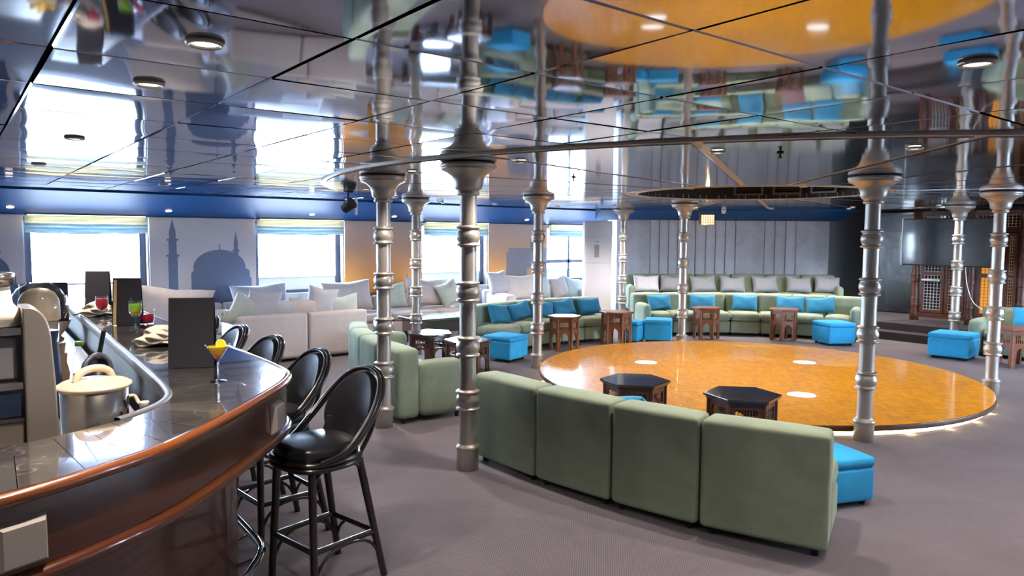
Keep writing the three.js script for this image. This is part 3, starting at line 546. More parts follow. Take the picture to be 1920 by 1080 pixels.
/* ---------- ottomans ---------- */
function ottoman(R, L, turn, s, h, label, mat = M.teal) {
  const t = thing('ottoman', label, 'ottoman', [R, 0, -L], turn * D, 'blue cube ottomans');
  part(t, 'body', softBox(s, h - 0.1, s, 0.025, { puff: [0.006, 0, 0.006] }).translate(0, (h - 0.1) / 2 + 0.035, 0), mat);
  part(t, 'top_cushion', softBox(s + 0.006, 0.07, s + 0.006, 0.028, { puff: [0, 0.018, 0] }).translate(0, h - 0.03, 0), mat);
  for (const [a, b] of [[-1, -1], [1, -1], [-1, 1], [1, 1]]) part(t, 'foot', new THREE.CylinderGeometry(0.025, 0.02, 0.036, 10).translate(a * s * 0.38, 0.018, b * s * 0.38), M.foot);
}
ottoman(6.36, 8.26, 18, 0.48, 0.36, 'teal blue cube ottoman at the left end of the mint sofa row');
ottoman(9.66, 8.2, 38, 0.46, 0.38, 'blue cube ottoman left of the far silver column, before the long green row');
ottoman(11.85, 6.22, 62, 0.5, 0.38, 'blue cube ottoman at the right end of the long green row, beside the near column');
ottoman(12.02, 4.42, 6, 0.56, 0.38, 'bright blue cube ottoman at the right, before the step to the stage');
ottoman(4.735, 2.52, -21, 0.46, 0.33, 'teal ottoman at the right end of the nearest sofa backs');
ottoman(9.22, 8.42, 20, 0.36, 0.36, 'blue ottoman half hidden behind the orange brown carved table');

/* ---------- carved hexagonal tables ---------- */
function hexShape(r) { const s = new THREE.Shape(); for (let k = 0; k < 6; k++) { const a = k * 60 * D; k ? s.lineTo(r * Math.cos(a), r * Math.sin(a)) : s.moveTo(r * Math.cos(a), r * Math.sin(a)); } s.closePath(); return s; }
const hexPlate = (r, y0, y1, bev = 0.006) => { const g = new THREE.ExtrudeGeometry(hexShape(r - bev), { depth: Math.max(0.001, y1 - y0 - 2 * bev), bevelEnabled: true, bevelSize: bev, bevelThickness: bev, bevelSegments: 2 }).rotateX(-Math.PI / 2).translate(0, y0 + bev, 0); return boxUV(g); };
/* one side of a table: arched panel of width w, height h, with a lattice window in the upper part */
function sidePanel(w, h, arch, lat) {
  const s = new THREE.Shape(); s.moveTo(-w / 2, 0); s.lineTo(-w / 2 * 0.62, 0);
  if (arch) { const aw = w / 2 * 0.62, ay = h * 0.34; s.lineTo(-aw, ay); s.quadraticCurveTo(-aw * 0.95, h * 0.5, 0, h * 0.57); s.quadraticCurveTo(aw * 0.95, h * 0.5, aw, ay); s.lineTo(aw, 0); }
  s.lineTo(w / 2, 0); s.lineTo(w / 2, h); s.lineTo(-w / 2, h); s.closePath();
  const hw = w / 2 * 0.66, [a, b] = lat, p = new THREE.Path(); p.moveTo(-hw, a); p.lineTo(-hw, b); p.lineTo(hw, b); p.lineTo(hw, a); p.closePath(); s.holes.push(p);
  return boxUV(new THREE.ExtrudeGeometry(s, { depth: 0.02, bevelEnabled: false, curveSegments: 10 }).translate(0, 0, -0.02));
}
function latticeGeo(w, a, b) {
  const gs = [], hw = w / 2 * 0.66, nx = Math.max(4, Math.round(hw * 2 / 0.024)); for (let i = 1; i < nx; i++) { const x = -hw + 2 * hw * i / nx; gs.push(rod([x, a, -0.012], [x, b, -0.012], 0.0035, 0.0035, 5)); for (let j = 0; j < 3; j++) gs.push(new THREE.SphereGeometry(0.006, 6, 4).translate(x, a + (b - a) * (0.25 + 0.25 * j), -0.012)); }
  gs.push(rod([-hw, (a + b) / 2, -0.012], [hw, (a + b) / 2, -0.012], 0.003, 0.003, 5)); return merge(gs);
}
function hexTable(name, R, L, turn, r, h, o, label) {
  const t = thing(name, label, 'table', [R, 0, -L], turn * D, o.group);
  const top = part(t, 'table_top', hexPlate(r, h - 0.028, h), o.topMat); part(top, 'top_edge', merge([hexPlate(r - 0.02, h - 0.045, h - 0.028, 0.004)]), o.mat);
  const br = r - 0.045, ap = br * Math.cos(30 * D), w = br, ph = h - 0.045, lat = o.lat(ph);
  const sp = sidePanel(w, ph - 0.001, o.arch, lat), lg = latticeGeo(w, lat[0], lat[1]);
  for (let k = 0; k < 6; k++) { const a = (k * 60 + 30) * D; const q = part(t, 'side_panel', sp, o.mat); q.position.set(ap * Math.cos(a), 0, -ap * Math.sin(a)); q.rotation.y = a + Math.PI / 2; part(q, 'lattice', lg, o.bead ?? M.bead); }
  for (let k = 0; k < 6; k++) { const a = k * 60 * D; part(t, 'post', new THREE.CylinderGeometry(0.016, 0.016, ph, 8).translate(br * Math.cos(a), ph / 2, -br * Math.sin(a)), o.mat); }
  return t;
}
const tall = { mat: M.tableWood, topMat: M.tableWood, arch: true, lat: (h) => [h * 0.68, h * 0.9], group: 'carved wooden tables around the dance floor' };
const low = { bead: M.darkBead, mat: M.darkWood, topMat: M.tableTopDark, arch: true, lat: (h) => [h * 0.62, h * 0.88], group: 'low dark hexagonal tables' };
hexTable('hexagonal_table', 5.10, 4.60, 14, 0.33, 0.45, low, 'low dark hexagonal table behind the nearest sofa backs, left of two');
hexTable('hexagonal_table', 5.40, 3.63, 14, 0.33, 0.45, low, 'low dark hexagonal table behind the nearest sofa backs, the right one of two');
hexTable('carved_table', 8.76, 8.34, 6, 0.285, 0.56, tall, 'orange brown carved hexagonal table left of the white air conditioner, before the mint sofas');
hexTable('carved_table', 7.66, 8.42, 20, 0.265, 0.55, tall, 'brown carved hexagonal table right behind the column at the dance floor\'s left end');
hexTable('carved_table', 10.62, 7.92, 10, 0.26, 0.56, tall, 'brown carved hexagonal table right beside the far silver column');
hexTable('carved_table', 11.56, 6.98, 24, 0.27, 0.56, tall, 'brown carved hexagonal table before the right part of the long green row');
hexTable('carved_table', 11.92, 3.58, 8, 0.3, 0.56, tall, 'brown carved hexagonal table behind the right column at the picture\'s right edge');
hexTable('carved_table', 5.42, 7.86, 22, 0.32, 0.42, { ...low, topMat: M.tableTopDark }, 'dark carved table with a shiny top, behind the tall column left of the nearest sofa');
hexTable('carved_table', 5.35, 8.72, 4, 0.34, 0.43, { ...low, topMat: M.tableTopDark }, 'dark carved table with a bright reflection on top, between two silver columns');
hexTable('carved_table', 12.05, 8.75, 8, 0.22, 0.62, { ...tall, mat: M.darkWood, topMat: M.darkWood }, 'small dark table before the raised grey cushions');

/* ---------- white sofas by the windows ---------- */
const whiteOpt = { name: 'white_sofa_unit', mat: M.cream, h: 0.68, seat: 0.42, bt: 0.16 };
const nearWhite = sofaRow([[3.05, 9.86], [4.04, 9.86], [4.98, 9.88]], 0.85, [4, 12], (i) => ['cream sofa unit seen from behind, left one, with an open arm on the left', 'cream sofa unit seen from behind, right one, beside the green sofa row'][i], 'cream sofa seen from behind', { ...whiteOpt, firstArm: 0.2 });
const wallWhite = sofaRow([[5.25, 12.22], [6.2, 12.22], [7.15, 12.22], [8.05, 12.22]], 0.92, [6.5, 9], (i) => ['pinkish white sofa unit left end, under the orange sunset panel', 'pinkish white sofa unit in the middle, under the orange sunset panel', 'pinkish white sofa unit right end with a broad arm, under the orange panel'][i], 'white sofa under the orange panel', { ...whiteOpt, lastArm: 0.26, armH: 0.62 });
const farWhite = sofaRow([[8.75, 12.22], [9.7, 12.22], [10.6, 12.22], [11.3, 12.22]], 0.92, [10, 9], (i) => ['far white sofa unit behind the mint sofas, left end', 'far white sofa unit behind the mint sofas, in the middle', 'far white sofa unit behind the mint sofas, beside the air conditioner'][i], 'far white sofa by the last window', { ...whiteOpt, firstArm: 0.26, lastArm: 0.2, armH: 0.62 });
const cornerWhite = sofaRow([[2.6, 12.22], [3.5, 12.22], [4.4, 12.22]], 0.92, [3.5, 9], (i) => ['white sofa unit under the mosque panel, left one', 'white sofa unit under the mosque panel, right one'][i], 'white sofa under the mosque panel', { ...whiteOpt, firstArm: 0.2 });
const leftWhite = sofaRow([[1.95, 9.75], [2.75, 9.75]], 0.85, [2.3, 12], () => 'white sofa unit behind the menus on the bar', undefined, { ...whiteOpt, lastArm: 0.2 });
const wl = { seat: 0.44, bt: 0.16, lean: 14, gap: 0.15 };
onModule(wallWhite[0], 0.35, PG.big, M.creamPillow, 0.275, 2, 'big pinkish white back cushion left of the nearer columns, under the orange panel', 'big cushions on the white sofas', wl);
onModule(wallWhite[1], 0.32, PG.sq, M.palePillow, 0.24, 3, 'pale green square cushion beside the column, on the white sofa under the orange panel', undefined, { ...wl, gap: 0.2 });
onModule(wallWhite[2], 0.1, PG.big, M.creamPillow, 0.275, -3, 'big pinkish white back cushion behind the slim far column', 'big cushions on the white sofas', wl);
onModule(wallWhite[2], 0.5, PG.sq, M.palePillow, 0.24, 20, 'pale green cushion leaning on the broad arm of the white sofa', undefined, { ...wl, gap: 0.36, dy: 0 });
onModule(farWhite[0], 0.2, PG.sq, M.greyWhite, 0.24, 4, 'grey white cushion at the left end of the far white sofa', undefined, { ...wl, dy: 0.16 });
onModule(farWhite[0], 0.85, PG.big, M.creamPillow, 0.275, 0, 'big pinkish cushion on the far white sofa, left of the dance floor\'s left column', undefined, wl);
onModule(farWhite[1], 0.45, PG.sq, M.palePillow, 0.24, -5, 'pale cushion just left of the column at the dance floor\'s left end', undefined, wl);
onModule(farWhite[2], 0.05, PG.sq, M.creamPillow, 0.24, 12, 'pinkish cushion right of the column, under the small far window', undefined, wl);
onModule(farWhite[2], 0.6, PG.sq, M.palePillow, 0.24, -12, 'pale green cushion beside the tall air conditioner', undefined, { ...wl, dy: -0.04 });
[[0.2, 0, M.palePillow, 'sq', 25, 'pale green and white cushion at the left of the cream sofa back'], [0.45, 0, M.greyWhite, 'sq', 8, 'grey white cushion standing tallest behind the cream sofa back'], [0.78, 0, M.greyWhite, 'sq', -4, 'low grey cushion in the middle above the cream sofa back'], [0.04, 1, M.creamPillow, 'sq', 3, 'low beige cushion right of the middle above the cream sofa back'], [0.34, 1, M.greyWhite, 'sq', 10, 'tall light cushion above the right half of the cream sofa back'], [0.72, 1, M.palePillow, 'sq', -6, 'pale cushion at the right end of the cream sofa back']].forEach(([u, i, m, g, roll, lab], k) => onModule(nearWhite[i], u, PG[g], m, 0.24, roll, lab, 'cushions over the cream sofa back', { ...wl, lean: 8, gap: 0.12, dy: [0.02, 0.09, -0.04, -0.04, 0.1, -0.03][k] }));
onModule(cornerWhite[1], 0.6, PG.big, M.greyWhite, 0.275, 3, 'white back cushion under the second window', undefined, wl);
onModule(leftWhite[0], 0.45, PG.big, M.cream, 0.275, 7, 'big white cushion behind the red drink on the bar', undefined, { ...wl, dy: 0.12 });
{ // dark coffee table before the white sofa
  const t = thing('coffee_table', 'long dark polished coffee table before the white sofa under the orange panel', 'table', [6.6, 0, -10.35], 0);
  part(t, 'table_top', rbox(1.3, 0.05, 0.7, 0.012, 0, 0.415, 0), M.tableTopDark); part(t, 'apron', box(-0.6, 0.2, -0.3, 0.6, 0.39, 0.3), M.darkWood);
  for (const [a, b] of [[-1, -1], [1, -1], [-1, 1], [1, 1]]) part(t, 'leg', box(a * 0.56 - 0.035, 0, b * 0.26 - 0.035, a * 0.56 + 0.035, 0.2, b * 0.26 + 0.035), M.darkWood);
  const b = thing('metal_bucket', 'small white metal bucket on the white sofa arm under the mosque panel', 'bucket', [2.92, 0.597, -10.2]);
  part(b, 'bucket_body', lathe([[0, 0], [0.075, 0], [0.095, 0.15], [0.1, 0.155], [0.095, 0.16], [0.09, 0.15], [0.07, 0.01], [0, 0.01]], 28), M.offWhite); part(b, 'lug', rbox(0.02, 0.05, 0.012, 0.004, 0, 0.11, 0.09), M.steelSoft);
}

/* ---------- air conditioner ---------- */
{
  const t = thing('air_conditioner', 'tall white floor standing air conditioner in the far corner', 'air conditioner', [10.78, 0, -10.86], -38 * D);
  part(t, 'cabinet', rbox(0.58, 2.12, 0.4, 0.02, 0, 1.06, 0), M.acWhite);
  part(t, 'outlet_panel', rbox(0.53, 0.26, 0.02, 0.006, 0, 1.95, 0.202), M.acWhite); part(t, 'front_panel', rbox(0.53, 0.56, 0.02, 0.006, 0, 1.53, 0.202), M.acWhite);
  part(t, 'intake_panel', rbox(0.53, 1.14, 0.02, 0.006, 0, 0.67, 0.202), M.acWhite); part(t, 'control_panel', rbox(0.1, 0.26, 0.012, 0.004, -0.03, 1.5, 0.214), M.acGrille); part(t, 'badge', rbox(0.05, 0.012, 0.006, 0.002, -0.02, 1.7, 0.214), M.frame);
}

/* ---------- television, screens on the stage ---------- */
{
  const t = thing('television', 'wide black television hanging before the carved wooden screens', 'television', [14.06, 1.31, -5.32], -Math.PI / 2);
  part(t, 'casing', rbox(1.62, 0.86, 0.05, 0.012, 0, 0.43, 0), M.black); part(t, 'screen', box(-0.79, 0.025, 0.0255, 0.79, 0.84, 0.029), M.tvScreen); part(t, 'bezel', merge([box(-0.81, 0, 0.02, -0.792, 0.86, 0.032), box(0.792, 0, 0.02, 0.81, 0.86, 0.032)]), M.steelSoft, 'silver side edges');
  part(t, 'mount', merge([rod([0, 0.5, -0.03], [0, 0.95, -0.03], 0.02), rod([0, 0.95, -0.03], [0, 1.06, -0.03], 0.03)]), M.black);
  const s = thing('wooden_screen', 'carved wooden lattice screen with turned posts on the stage', 'screen', [14.42, 0.27, -5.15], -Math.PI / 2);
  const post = []; const prof = [[0, 0], [0.075, 0], [0.075, 0.12], [0.06, 0.14]]; for (const y of [0.35, 0.8, 1.25, 1.65]) prof.push([0.062, y - 0.09], [0.075, y - 0.08], [0.08, y - 0.05], [0.066, y - 0.03], [0.078, y], [0.066, y + 0.03], [0.08, y + 0.05], [0.075, y + 0.08], [0.062, y + 0.09]); prof.push([0.06, 1.85], [0.075, 1.88], [0.075, 2.05], [0, 2.05]);
  const pg = lathe(prof, 20); for (const x of [-0.86, 0.08, 0.86]) { const m = part(s, 'post', pg, M.screenWood); m.position.x = x; }
  for (const y of [0.06, 1.66, 1.96]) part(s, 'rail', box(-0.8, y, -0.025, 0.8, y + 0.08, 0.025), M.screenWood);
  const frame = (x0, x1, y0, y1) => merge([box(x0, y0, -0.02, x0 + 0.05, y1, 0.02), box(x1 - 0.05, y0, -0.02, x1, y1, 0.02), box(x0 + 0.05, y0, -0.02, x1 - 0.05, y0 + 0.05, 0.02), box(x0 + 0.05, y1 - 0.05, -0.02, x1 - 0.05, y1, 0.02)]);
  const grid = (x0, x1, y0, y1) => { const gs = [], st = 0.055, nx = Math.max(2, Math.round((x1 - x0) / st)), ny = Math.max(2, Math.round((y1 - y0) / st)); for (let i = 0; i <= nx; i++) { const x = x0 + (x1 - x0) * i / nx; gs.push(box(x - 0.005, y0, -0.008, x + 0.005, y1, 0.004)); } for (let j = 0; j <= ny; j++) { const y = y0 + (y1 - y0) * j / ny; gs.push(box(x0, y - 0.005, -0.008, x1, y + 0.005, 0.004)); for (let i = 0; i <= nx; i++) gs.push(new THREE.SphereGeometry(0.013, 6, 4).translate(x0 + (x1 - x0) * i / nx, y, 0.004)); } return merge(gs); };
  const leaf = (x0, x1, mat, back) => { const f = part(s, 'lattice_leaf', frame(x0, x1, 0.16, 1.64), M.screenWood); part(f, 'cross_rail', box(x0 + 0.05, 0.86, -0.02, x1 - 0.05, 0.92, 0.02), M.screenWood); const a = part(f, 'lattice', merge([grid(x0 + 0.06, x1 - 0.06, 0.22, 0.85), grid(x0 + 0.06, x1 - 0.06, 0.93, 1.58)]), mat); part(f, 'backing', box(x0 + 0.03, 0.2, -0.018, x1 - 0.03, 1.6, -0.012), back); };
  leaf(-0.76, -0.36, M.greyPad, M.blackMatt); leaf(-0.34, -0.02, M.bead, M.lattice); leaf(0.18, 0.58, M.bead, M.amberPane); leaf(0.6, 0.78, M.bead, M.lattice);
  const u = part(s, 'upper_lattice', grid(-0.76, 0.0, 1.75, 1.95), M.bead); part(s, 'upper_lattice', grid(0.16, 0.78, 1.75, 1.95), M.bead);
  const b = single('cable', tube([[0, 0.0, 0], [0.06, -0.35, 0.02], [0.16, -0.62, 0.0], [0.34, -0.76, 0]], 0.008, 24, 6), M.offWhite, 'thin white cable hanging under the television', 'cable', [14.07, 1.318, -5.05], -Math.PI / 2);
  const k = thing('soundbar', 'small white device on a black bracket under the television', 'device', [14.345, 1.02, -5.72], -Math.PI / 2);
  part(k, 'casing', rbox(0.3, 0.035, 0.06, 0.01, 0, 0.018, 0), M.offWhite); part(k, 'bracket', rbox(0.34, 0.012, 0.09, 0.004, 0.03, -0.008, -0.01), M.black);
}

/* ---------- ceiling fittings ---------- */
function downlight(R, L, y, r, label, cd = SPOT_CD) {
  const t = thing('downlight', label, 'ceiling light', [R, y, -L], 0, 'recessed ceiling downlights');
  part(t, 'trim_ring', lathe([[r * 0.72, -0.002], [r * 0.74, -0.012], [r * 0.9, -0.014], [r, -0.008], [r, 0.0], [r * 0.72, 0.0]], 32), M.silver);
  part(t, 'lamp', new THREE.CylinderGeometry(r * 0.7, r * 0.7, 0.006, 28).translate(0, -0.004, 0), M.lampFace);
  const s = new THREE.SpotLight('#ffeedd', cd, 0, 62 * D, 0.6, 2); s.position.set(0, -0.02, 0); s.target.position.set(0, -2, 0); s.castShadow = true; s.shadow.radius = 1.5; s.name = 'downlight_beam'; t.add(s); t.add(s.target); s.target.name = 'downlight_aim';
}
[[0.62, 2.26, 'downlight large in the mirror ceiling above the bar front'], [0.62, 3.0, 'downlight farther back in the mirror ceiling above the bar'], [2.6, 0.93, 'downlight at the upper right of the mirror ceiling'], [0.62, 5.0, 'downlight over the middle of the bar counter'], [0.62, 7.1, 'downlight over the far bar counter'], [2.0, 9.1, 'downlight over the carpet before the leftmost window'], [-1.4, 1.6, 'downlight behind the camera side of the bar'], [-1.4, 4.4, 'downlight over the bar workspace'], [5.36, -0.4, 'downlight at the near wall, out to the right'], [8.8, -0.9, 'downlight along the near wall, middle'], [12.2, 0.3, 'downlight along the near wall, far end']].forEach(([R, L, lab]) => downlight(R, L, CEIL - 0.002, 0.055, lab));
[-135.5, -149, -166, 178, 161.5, 145, 128.5, 112, 95.5, 79, 62.5, 46, 29.5, 13, -3.5, -20, -36.5, -53, -69.5, -86, -102.5, -119].forEach((a, k) => { const [R, L] = pol(4.77, a); downlight(R, L, RING - 0.004, 0.05, k < 3 ? ['downlight in the ceiling ring above the right near side', 'downlight in the ceiling ring right of the pale radial trim', 'downlight in the ceiling ring right of the tall near column'][k] : 'tiny far downlight in the outer ring of the ceiling'); });
for (let k = 0; k < 8; k++) { const [R, L] = pol(1.5, -172 + 45 * k); downlight(R, L, RING - 0.004, 0.04, 'tiny downlight on the rim of the round ceiling recess', SPOT_CD * 0.6); }
[0, 1, 2, 3, 4].forEach((k) => { const Z = 13.9, x = -0.02 + 0.118 * k + 0.13, R = Z * (0.617 + 0.787 * x), L = Z * (0.787 - 0.617 * x); downlight(R, L, CEIL - 0.002, 0.05, `small downlight before the blue cove of the padded wall, ${ORD[k]} from the left`, SPOT_CD * 2.2); });
[[2.7, 12.0], [5.0, 12.0], [6.6, 12.0], [8.2, 12.0], [9.8, 12.0], [0.7, 12.0]].forEach(([R, L], k) => { const y = CEIL - 0.012 - (L - 11.25) / 0.95 * 0.258; const t = thing('cove_light', `tiny downlight in the blue cove, ${ORD[[1, 2, 3, 4, 5, 0][k]]} from the left`, 'ceiling light', [R, y - 0.006, -L], 0, 'tiny lights in the blue cove'); const m = part(t, 'lamp', new THREE.CylinderGeometry(0.045, 0.045, 0.008, 20), M.lampFace); m.rotation.x = -15 * D; });
/* warm strip above the blinds */
WIN.forEach(([a, b], k) => {
  if (!k) return; const t = thing('cove_strip', ['', 'warm light strip above the blind of the leftmost window', 'warm light strip above the blind left of the orange panel', 'warm light strip above the blind right of the orange panel', 'warm light strip above the blind of the small far window'][k], 'light strip', [(a + b) / 2, 2.052, -WALL_L + 0.125], 0, 'warm strips above the blinds');
  part(t, 'diffuser', box(-0.76, -0.006, -0.01, 0.76, 0.004, 0.01), M.ledStrip);
  const l = new THREE.RectAreaLight('#ffc94a', 26, 1.5, 0.02); l.position.set(0, -0.012, 0); l.lookAt(new THREE.Vector3((a + b) / 2, 1.0, -WALL_L - 0.5)); l.rotation.set(-Math.PI / 2 + 0.25, 0, 0); l.name = 'strip_glow'; t.add(l);
});
/* vents in the recess wall */
[[36, 'air vent in the recess wall, left one'], [14, 'air vent in the recess wall, middle one'], [-8, 'air vent in the recess wall, right one, bluish']].forEach(([a, lab]) => {
  const [R, L] = pol(1.37, a), t = thing('air_vent', 'dark rectangular ' + lab, 'vent', [R, RING + 0.06, -L], (a - 90) * D, 'vents in the ceiling recess');
  part(t, 'vent_frame', merge([box(-0.2, 0, -0.02, 0.2, 0.025, 0.02), box(-0.2, 0.135, -0.02, 0.2, 0.16, 0.02), box(-0.2, 0.025, -0.02, -0.17, 0.135, 0.02), box(0.17, 0.025, -0.02, 0.2, 0.135, 0.02)]), M.frame);
  for (let k = 0; k < 4; k++) { const m = part(t, 'slat', new THREE.BoxGeometry(0.34, 0.004, 0.026), M.black); m.position.y = 0.04 + k * 0.027; m.rotation.x = 0.5; }
});
/* sprinkler heads */
[[0.24, 8.2, 'white sprinkler head at the far left edge of the mirror ceiling'], [6.2, 9.7, 'sprinkler head right of the slim far column'], [4.55, 4.9, 'small dark sprinkler head in the ceiling left of the dance floor'], [4.2, 2.6, 'dark sprinkler head in the ceiling ring above the dance floor']].forEach(([R, L, lab], k) => {
  const t = thing('sprinkler', lab, 'sprinkler', [R, k > 1 ? RING : CEIL, -L], 0, 'ceiling sprinklers'), m = k > 1 ? M.black : M.steelSoft, s = k > 1 ? 0.6 : 1;
  part(t, 'rosette', lathe([[0, 0], [0.04 * s, 0], [0.034 * s, -0.012 * s], [0.014 * s, -0.018 * s], [0, -0.018 * s]], 20), m); part(t, 'nozzle', lathe([[0, -0.018 * s], [0.012 * s, -0.02 * s], [0.012 * s, -0.05 * s], [0.026 * s, -0.056 * s], [0.024 * s, -0.062 * s], [0, -0.064 * s]], 16), m);
});
{ // stage spotlight near the left column
  const t = thing('stage_light', 'black stage spotlight with a white LED bar hanging at the left columns', 'stage light', [4.35, CEIL, -9.2], 0.5);
  part(t, 'bracket', merge([rod([0, 0, 0], [0, -0.07, 0], 0.014), rod([-0.09, -0.07, 0], [0.09, -0.07, 0], 0.01), rod([-0.09, -0.07, 0], [-0.09, -0.17, 0], 0.008), rod([0.09, -0.07, 0], [0.09, -0.17, 0], 0.008)]), M.black);
  part(t, 'lamp_housing', new THREE.CylinderGeometry(0.085, 0.07, 0.16, 20).rotateX(1.0).translate(0, -0.17, 0), M.black);
  part(t, 'led_bar', rbox(0.05, 0.24, 0.02, 0.006, 0, 0, 0), std({ color: '#e6e8f2', roughness: 0.4 })).position.set(0.14, -0.17, 0.03);
  const l = thing('lantern', 'small square hanging lantern with a glowing grid, before the padded wall', 'lantern', [11.0, 2.02, -8.25], 0.8);
  const bars = []; for (const s of [0, 1, 2, 3]) { const q = s * Math.PI / 2; for (let i = 0; i <= 6; i++) bars.push(box(-0.12 + 0.04 * i - 0.004, 0.01, 0.116, -0.12 + 0.04 * i + 0.004, 0.19, 0.124).rotateY(q)); for (let j = 0; j <= 4; j++) bars.push(box(-0.124, 0.01 + j * 0.045 - 0.004, 0.116, 0.124, 0.01 + j * 0.045 + 0.004, 0.124).rotateY(q)); }
  part(l, 'grid', merge(bars), M.darkWood); part(l, 'glowing_pane', box(-0.11, 0.01, -0.11, 0.11, 0.19, 0.11), M.lanternPane); part(l, 'cap', box(-0.13, 0.19, -0.13, 0.13, 0.205, 0.13), M.darkWood); part(l, 'hanger', rod([0, 0.2, 0], [0, CEIL - 2.02, 0], 0.006), M.black);
  const p = new THREE.PointLight('#ffdca0', 0.6, 0, 2); p.position.set(0, -0.02, 0); p.castShadow = true; p.name = 'lantern_glow'; l.add(p);
  const d = thing('dome_camera', 'small white dome camera under the blue cove before the padded wall', 'camera', [12.2, CEIL - 0.02, -8.75]); part(d, 'mount', lathe([[0, 0], [0.05, 0], [0.05, -0.02], [0, -0.02]], 20), M.offWhite); part(d, 'dome', new THREE.SphereGeometry(0.045, 18, 12).translate(0, -0.035, 0), M.offWhite);
}

/* ---------- bar ---------- */
const TOP = 1.1;
const outerPts = [[-2.6, 2.2], [-1.6, 2.2], [-0.7, 2.22], [-0.25, 2.26], [0.09, 2.33], [0.36, 2.46], [0.55, 2.59], [0.77, 2.81], [1.04, 3.12], [1.24, 3.38], [1.33, 3.56], [1.355, 3.8], [1.36, 4.4], [1.36, 5.4], [1.36, 6.6], [1.36, 7.8], [1.36, 9.0]];
const innerPts = [[-2.6, 2.8], [-1.6, 2.8], [-0.7, 2.8], [-0.2, 2.81], [0.12, 2.84], [0.3, 2.9], [0.45, 2.98], [0.58, 3.08], [0.68, 3.2], [0.74, 3.34], [0.765, 3.5], [0.785, 3.8], [0.81, 4.4], [0.845, 5.4], [0.875, 6.6], [0.905, 7.8], [0.93, 9.0]];
const curve = (pts) => new THREE.CatmullRomCurve3(pts.map(([a, b]) => new THREE.Vector3(a, 0, -b)), false, 'centripetal');
const oc = curve(outerPts), ic = curve(innerPts), NSEG = 128;
const oAt = [], iAt = []; for (let k = 0; k <= NSEG; k++) { const t = k / NSEG; oAt.push(oc.getPoint(t)); iAt.push(ic.getPoint(t)); }
const outN = oAt.map((p, k) => { const a = oAt[Math.max(0, k - 1)], b = oAt[Math.min(NSEG, k + 1)], d = b.clone().sub(a).normalize(); return new THREE.Vector3(-d.z, 0, d.x); });   // points away from the bar
const inN = iAt.map((p, k) => { const a = iAt[Math.max(0, k - 1)], b = iAt[Math.min(NSEG, k + 1)], d = b.clone().sub(a).normalize(); return new THREE.Vector3(d.z, 0, -d.x); });
/* sweep a profile [offset outward, y] along a list of points with normals */
function sweep(P, N, prof, k0 = 0, k1 = P.length - 1, closeProf = true) {
  const pos = [], uv = [], ind = [], m = prof.length + (closeProf ? 1 : 0); let s = 0;
  for (let k = k0; k <= k1; k++) { if (k > k0) s += P[k].distanceTo(P[k - 1]); let q = 0; for (let j = 0; j < m; j++) { const [o, y] = prof[j % prof.length]; if (j) q += Math.hypot(o - prof[(j - 1) % prof.length][0], y - prof[(j - 1) % prof.length][1]); pos.push(P[k].x + N[k].x * o, y, P[k].z + N[k].z * o); uv.push(s, q); } }
  for (let k = 0; k < k1 - k0; k++) for (let j = 0; j < m - 1; j++) { const a = k * m + j, b = a + m; ind.push(a, b, a + 1, a + 1, b, b + 1); }
  const g = new THREE.BufferGeometry(); g.setAttribute('position', new THREE.Float32BufferAttribute(pos, 3)); g.setAttribute('uv', new THREE.Float32BufferAttribute(uv, 2)); g.setIndex(ind); return smooth(g);
}
const arcs = (cx, cy, r, a0, a1, n) => Array.from({ length: n + 1 }, (_, i) => { const a = (a0 + (a1 - a0) * i / n) * D; return [cx + r * Math.cos(a), cy + r * Math.sin(a)]; });
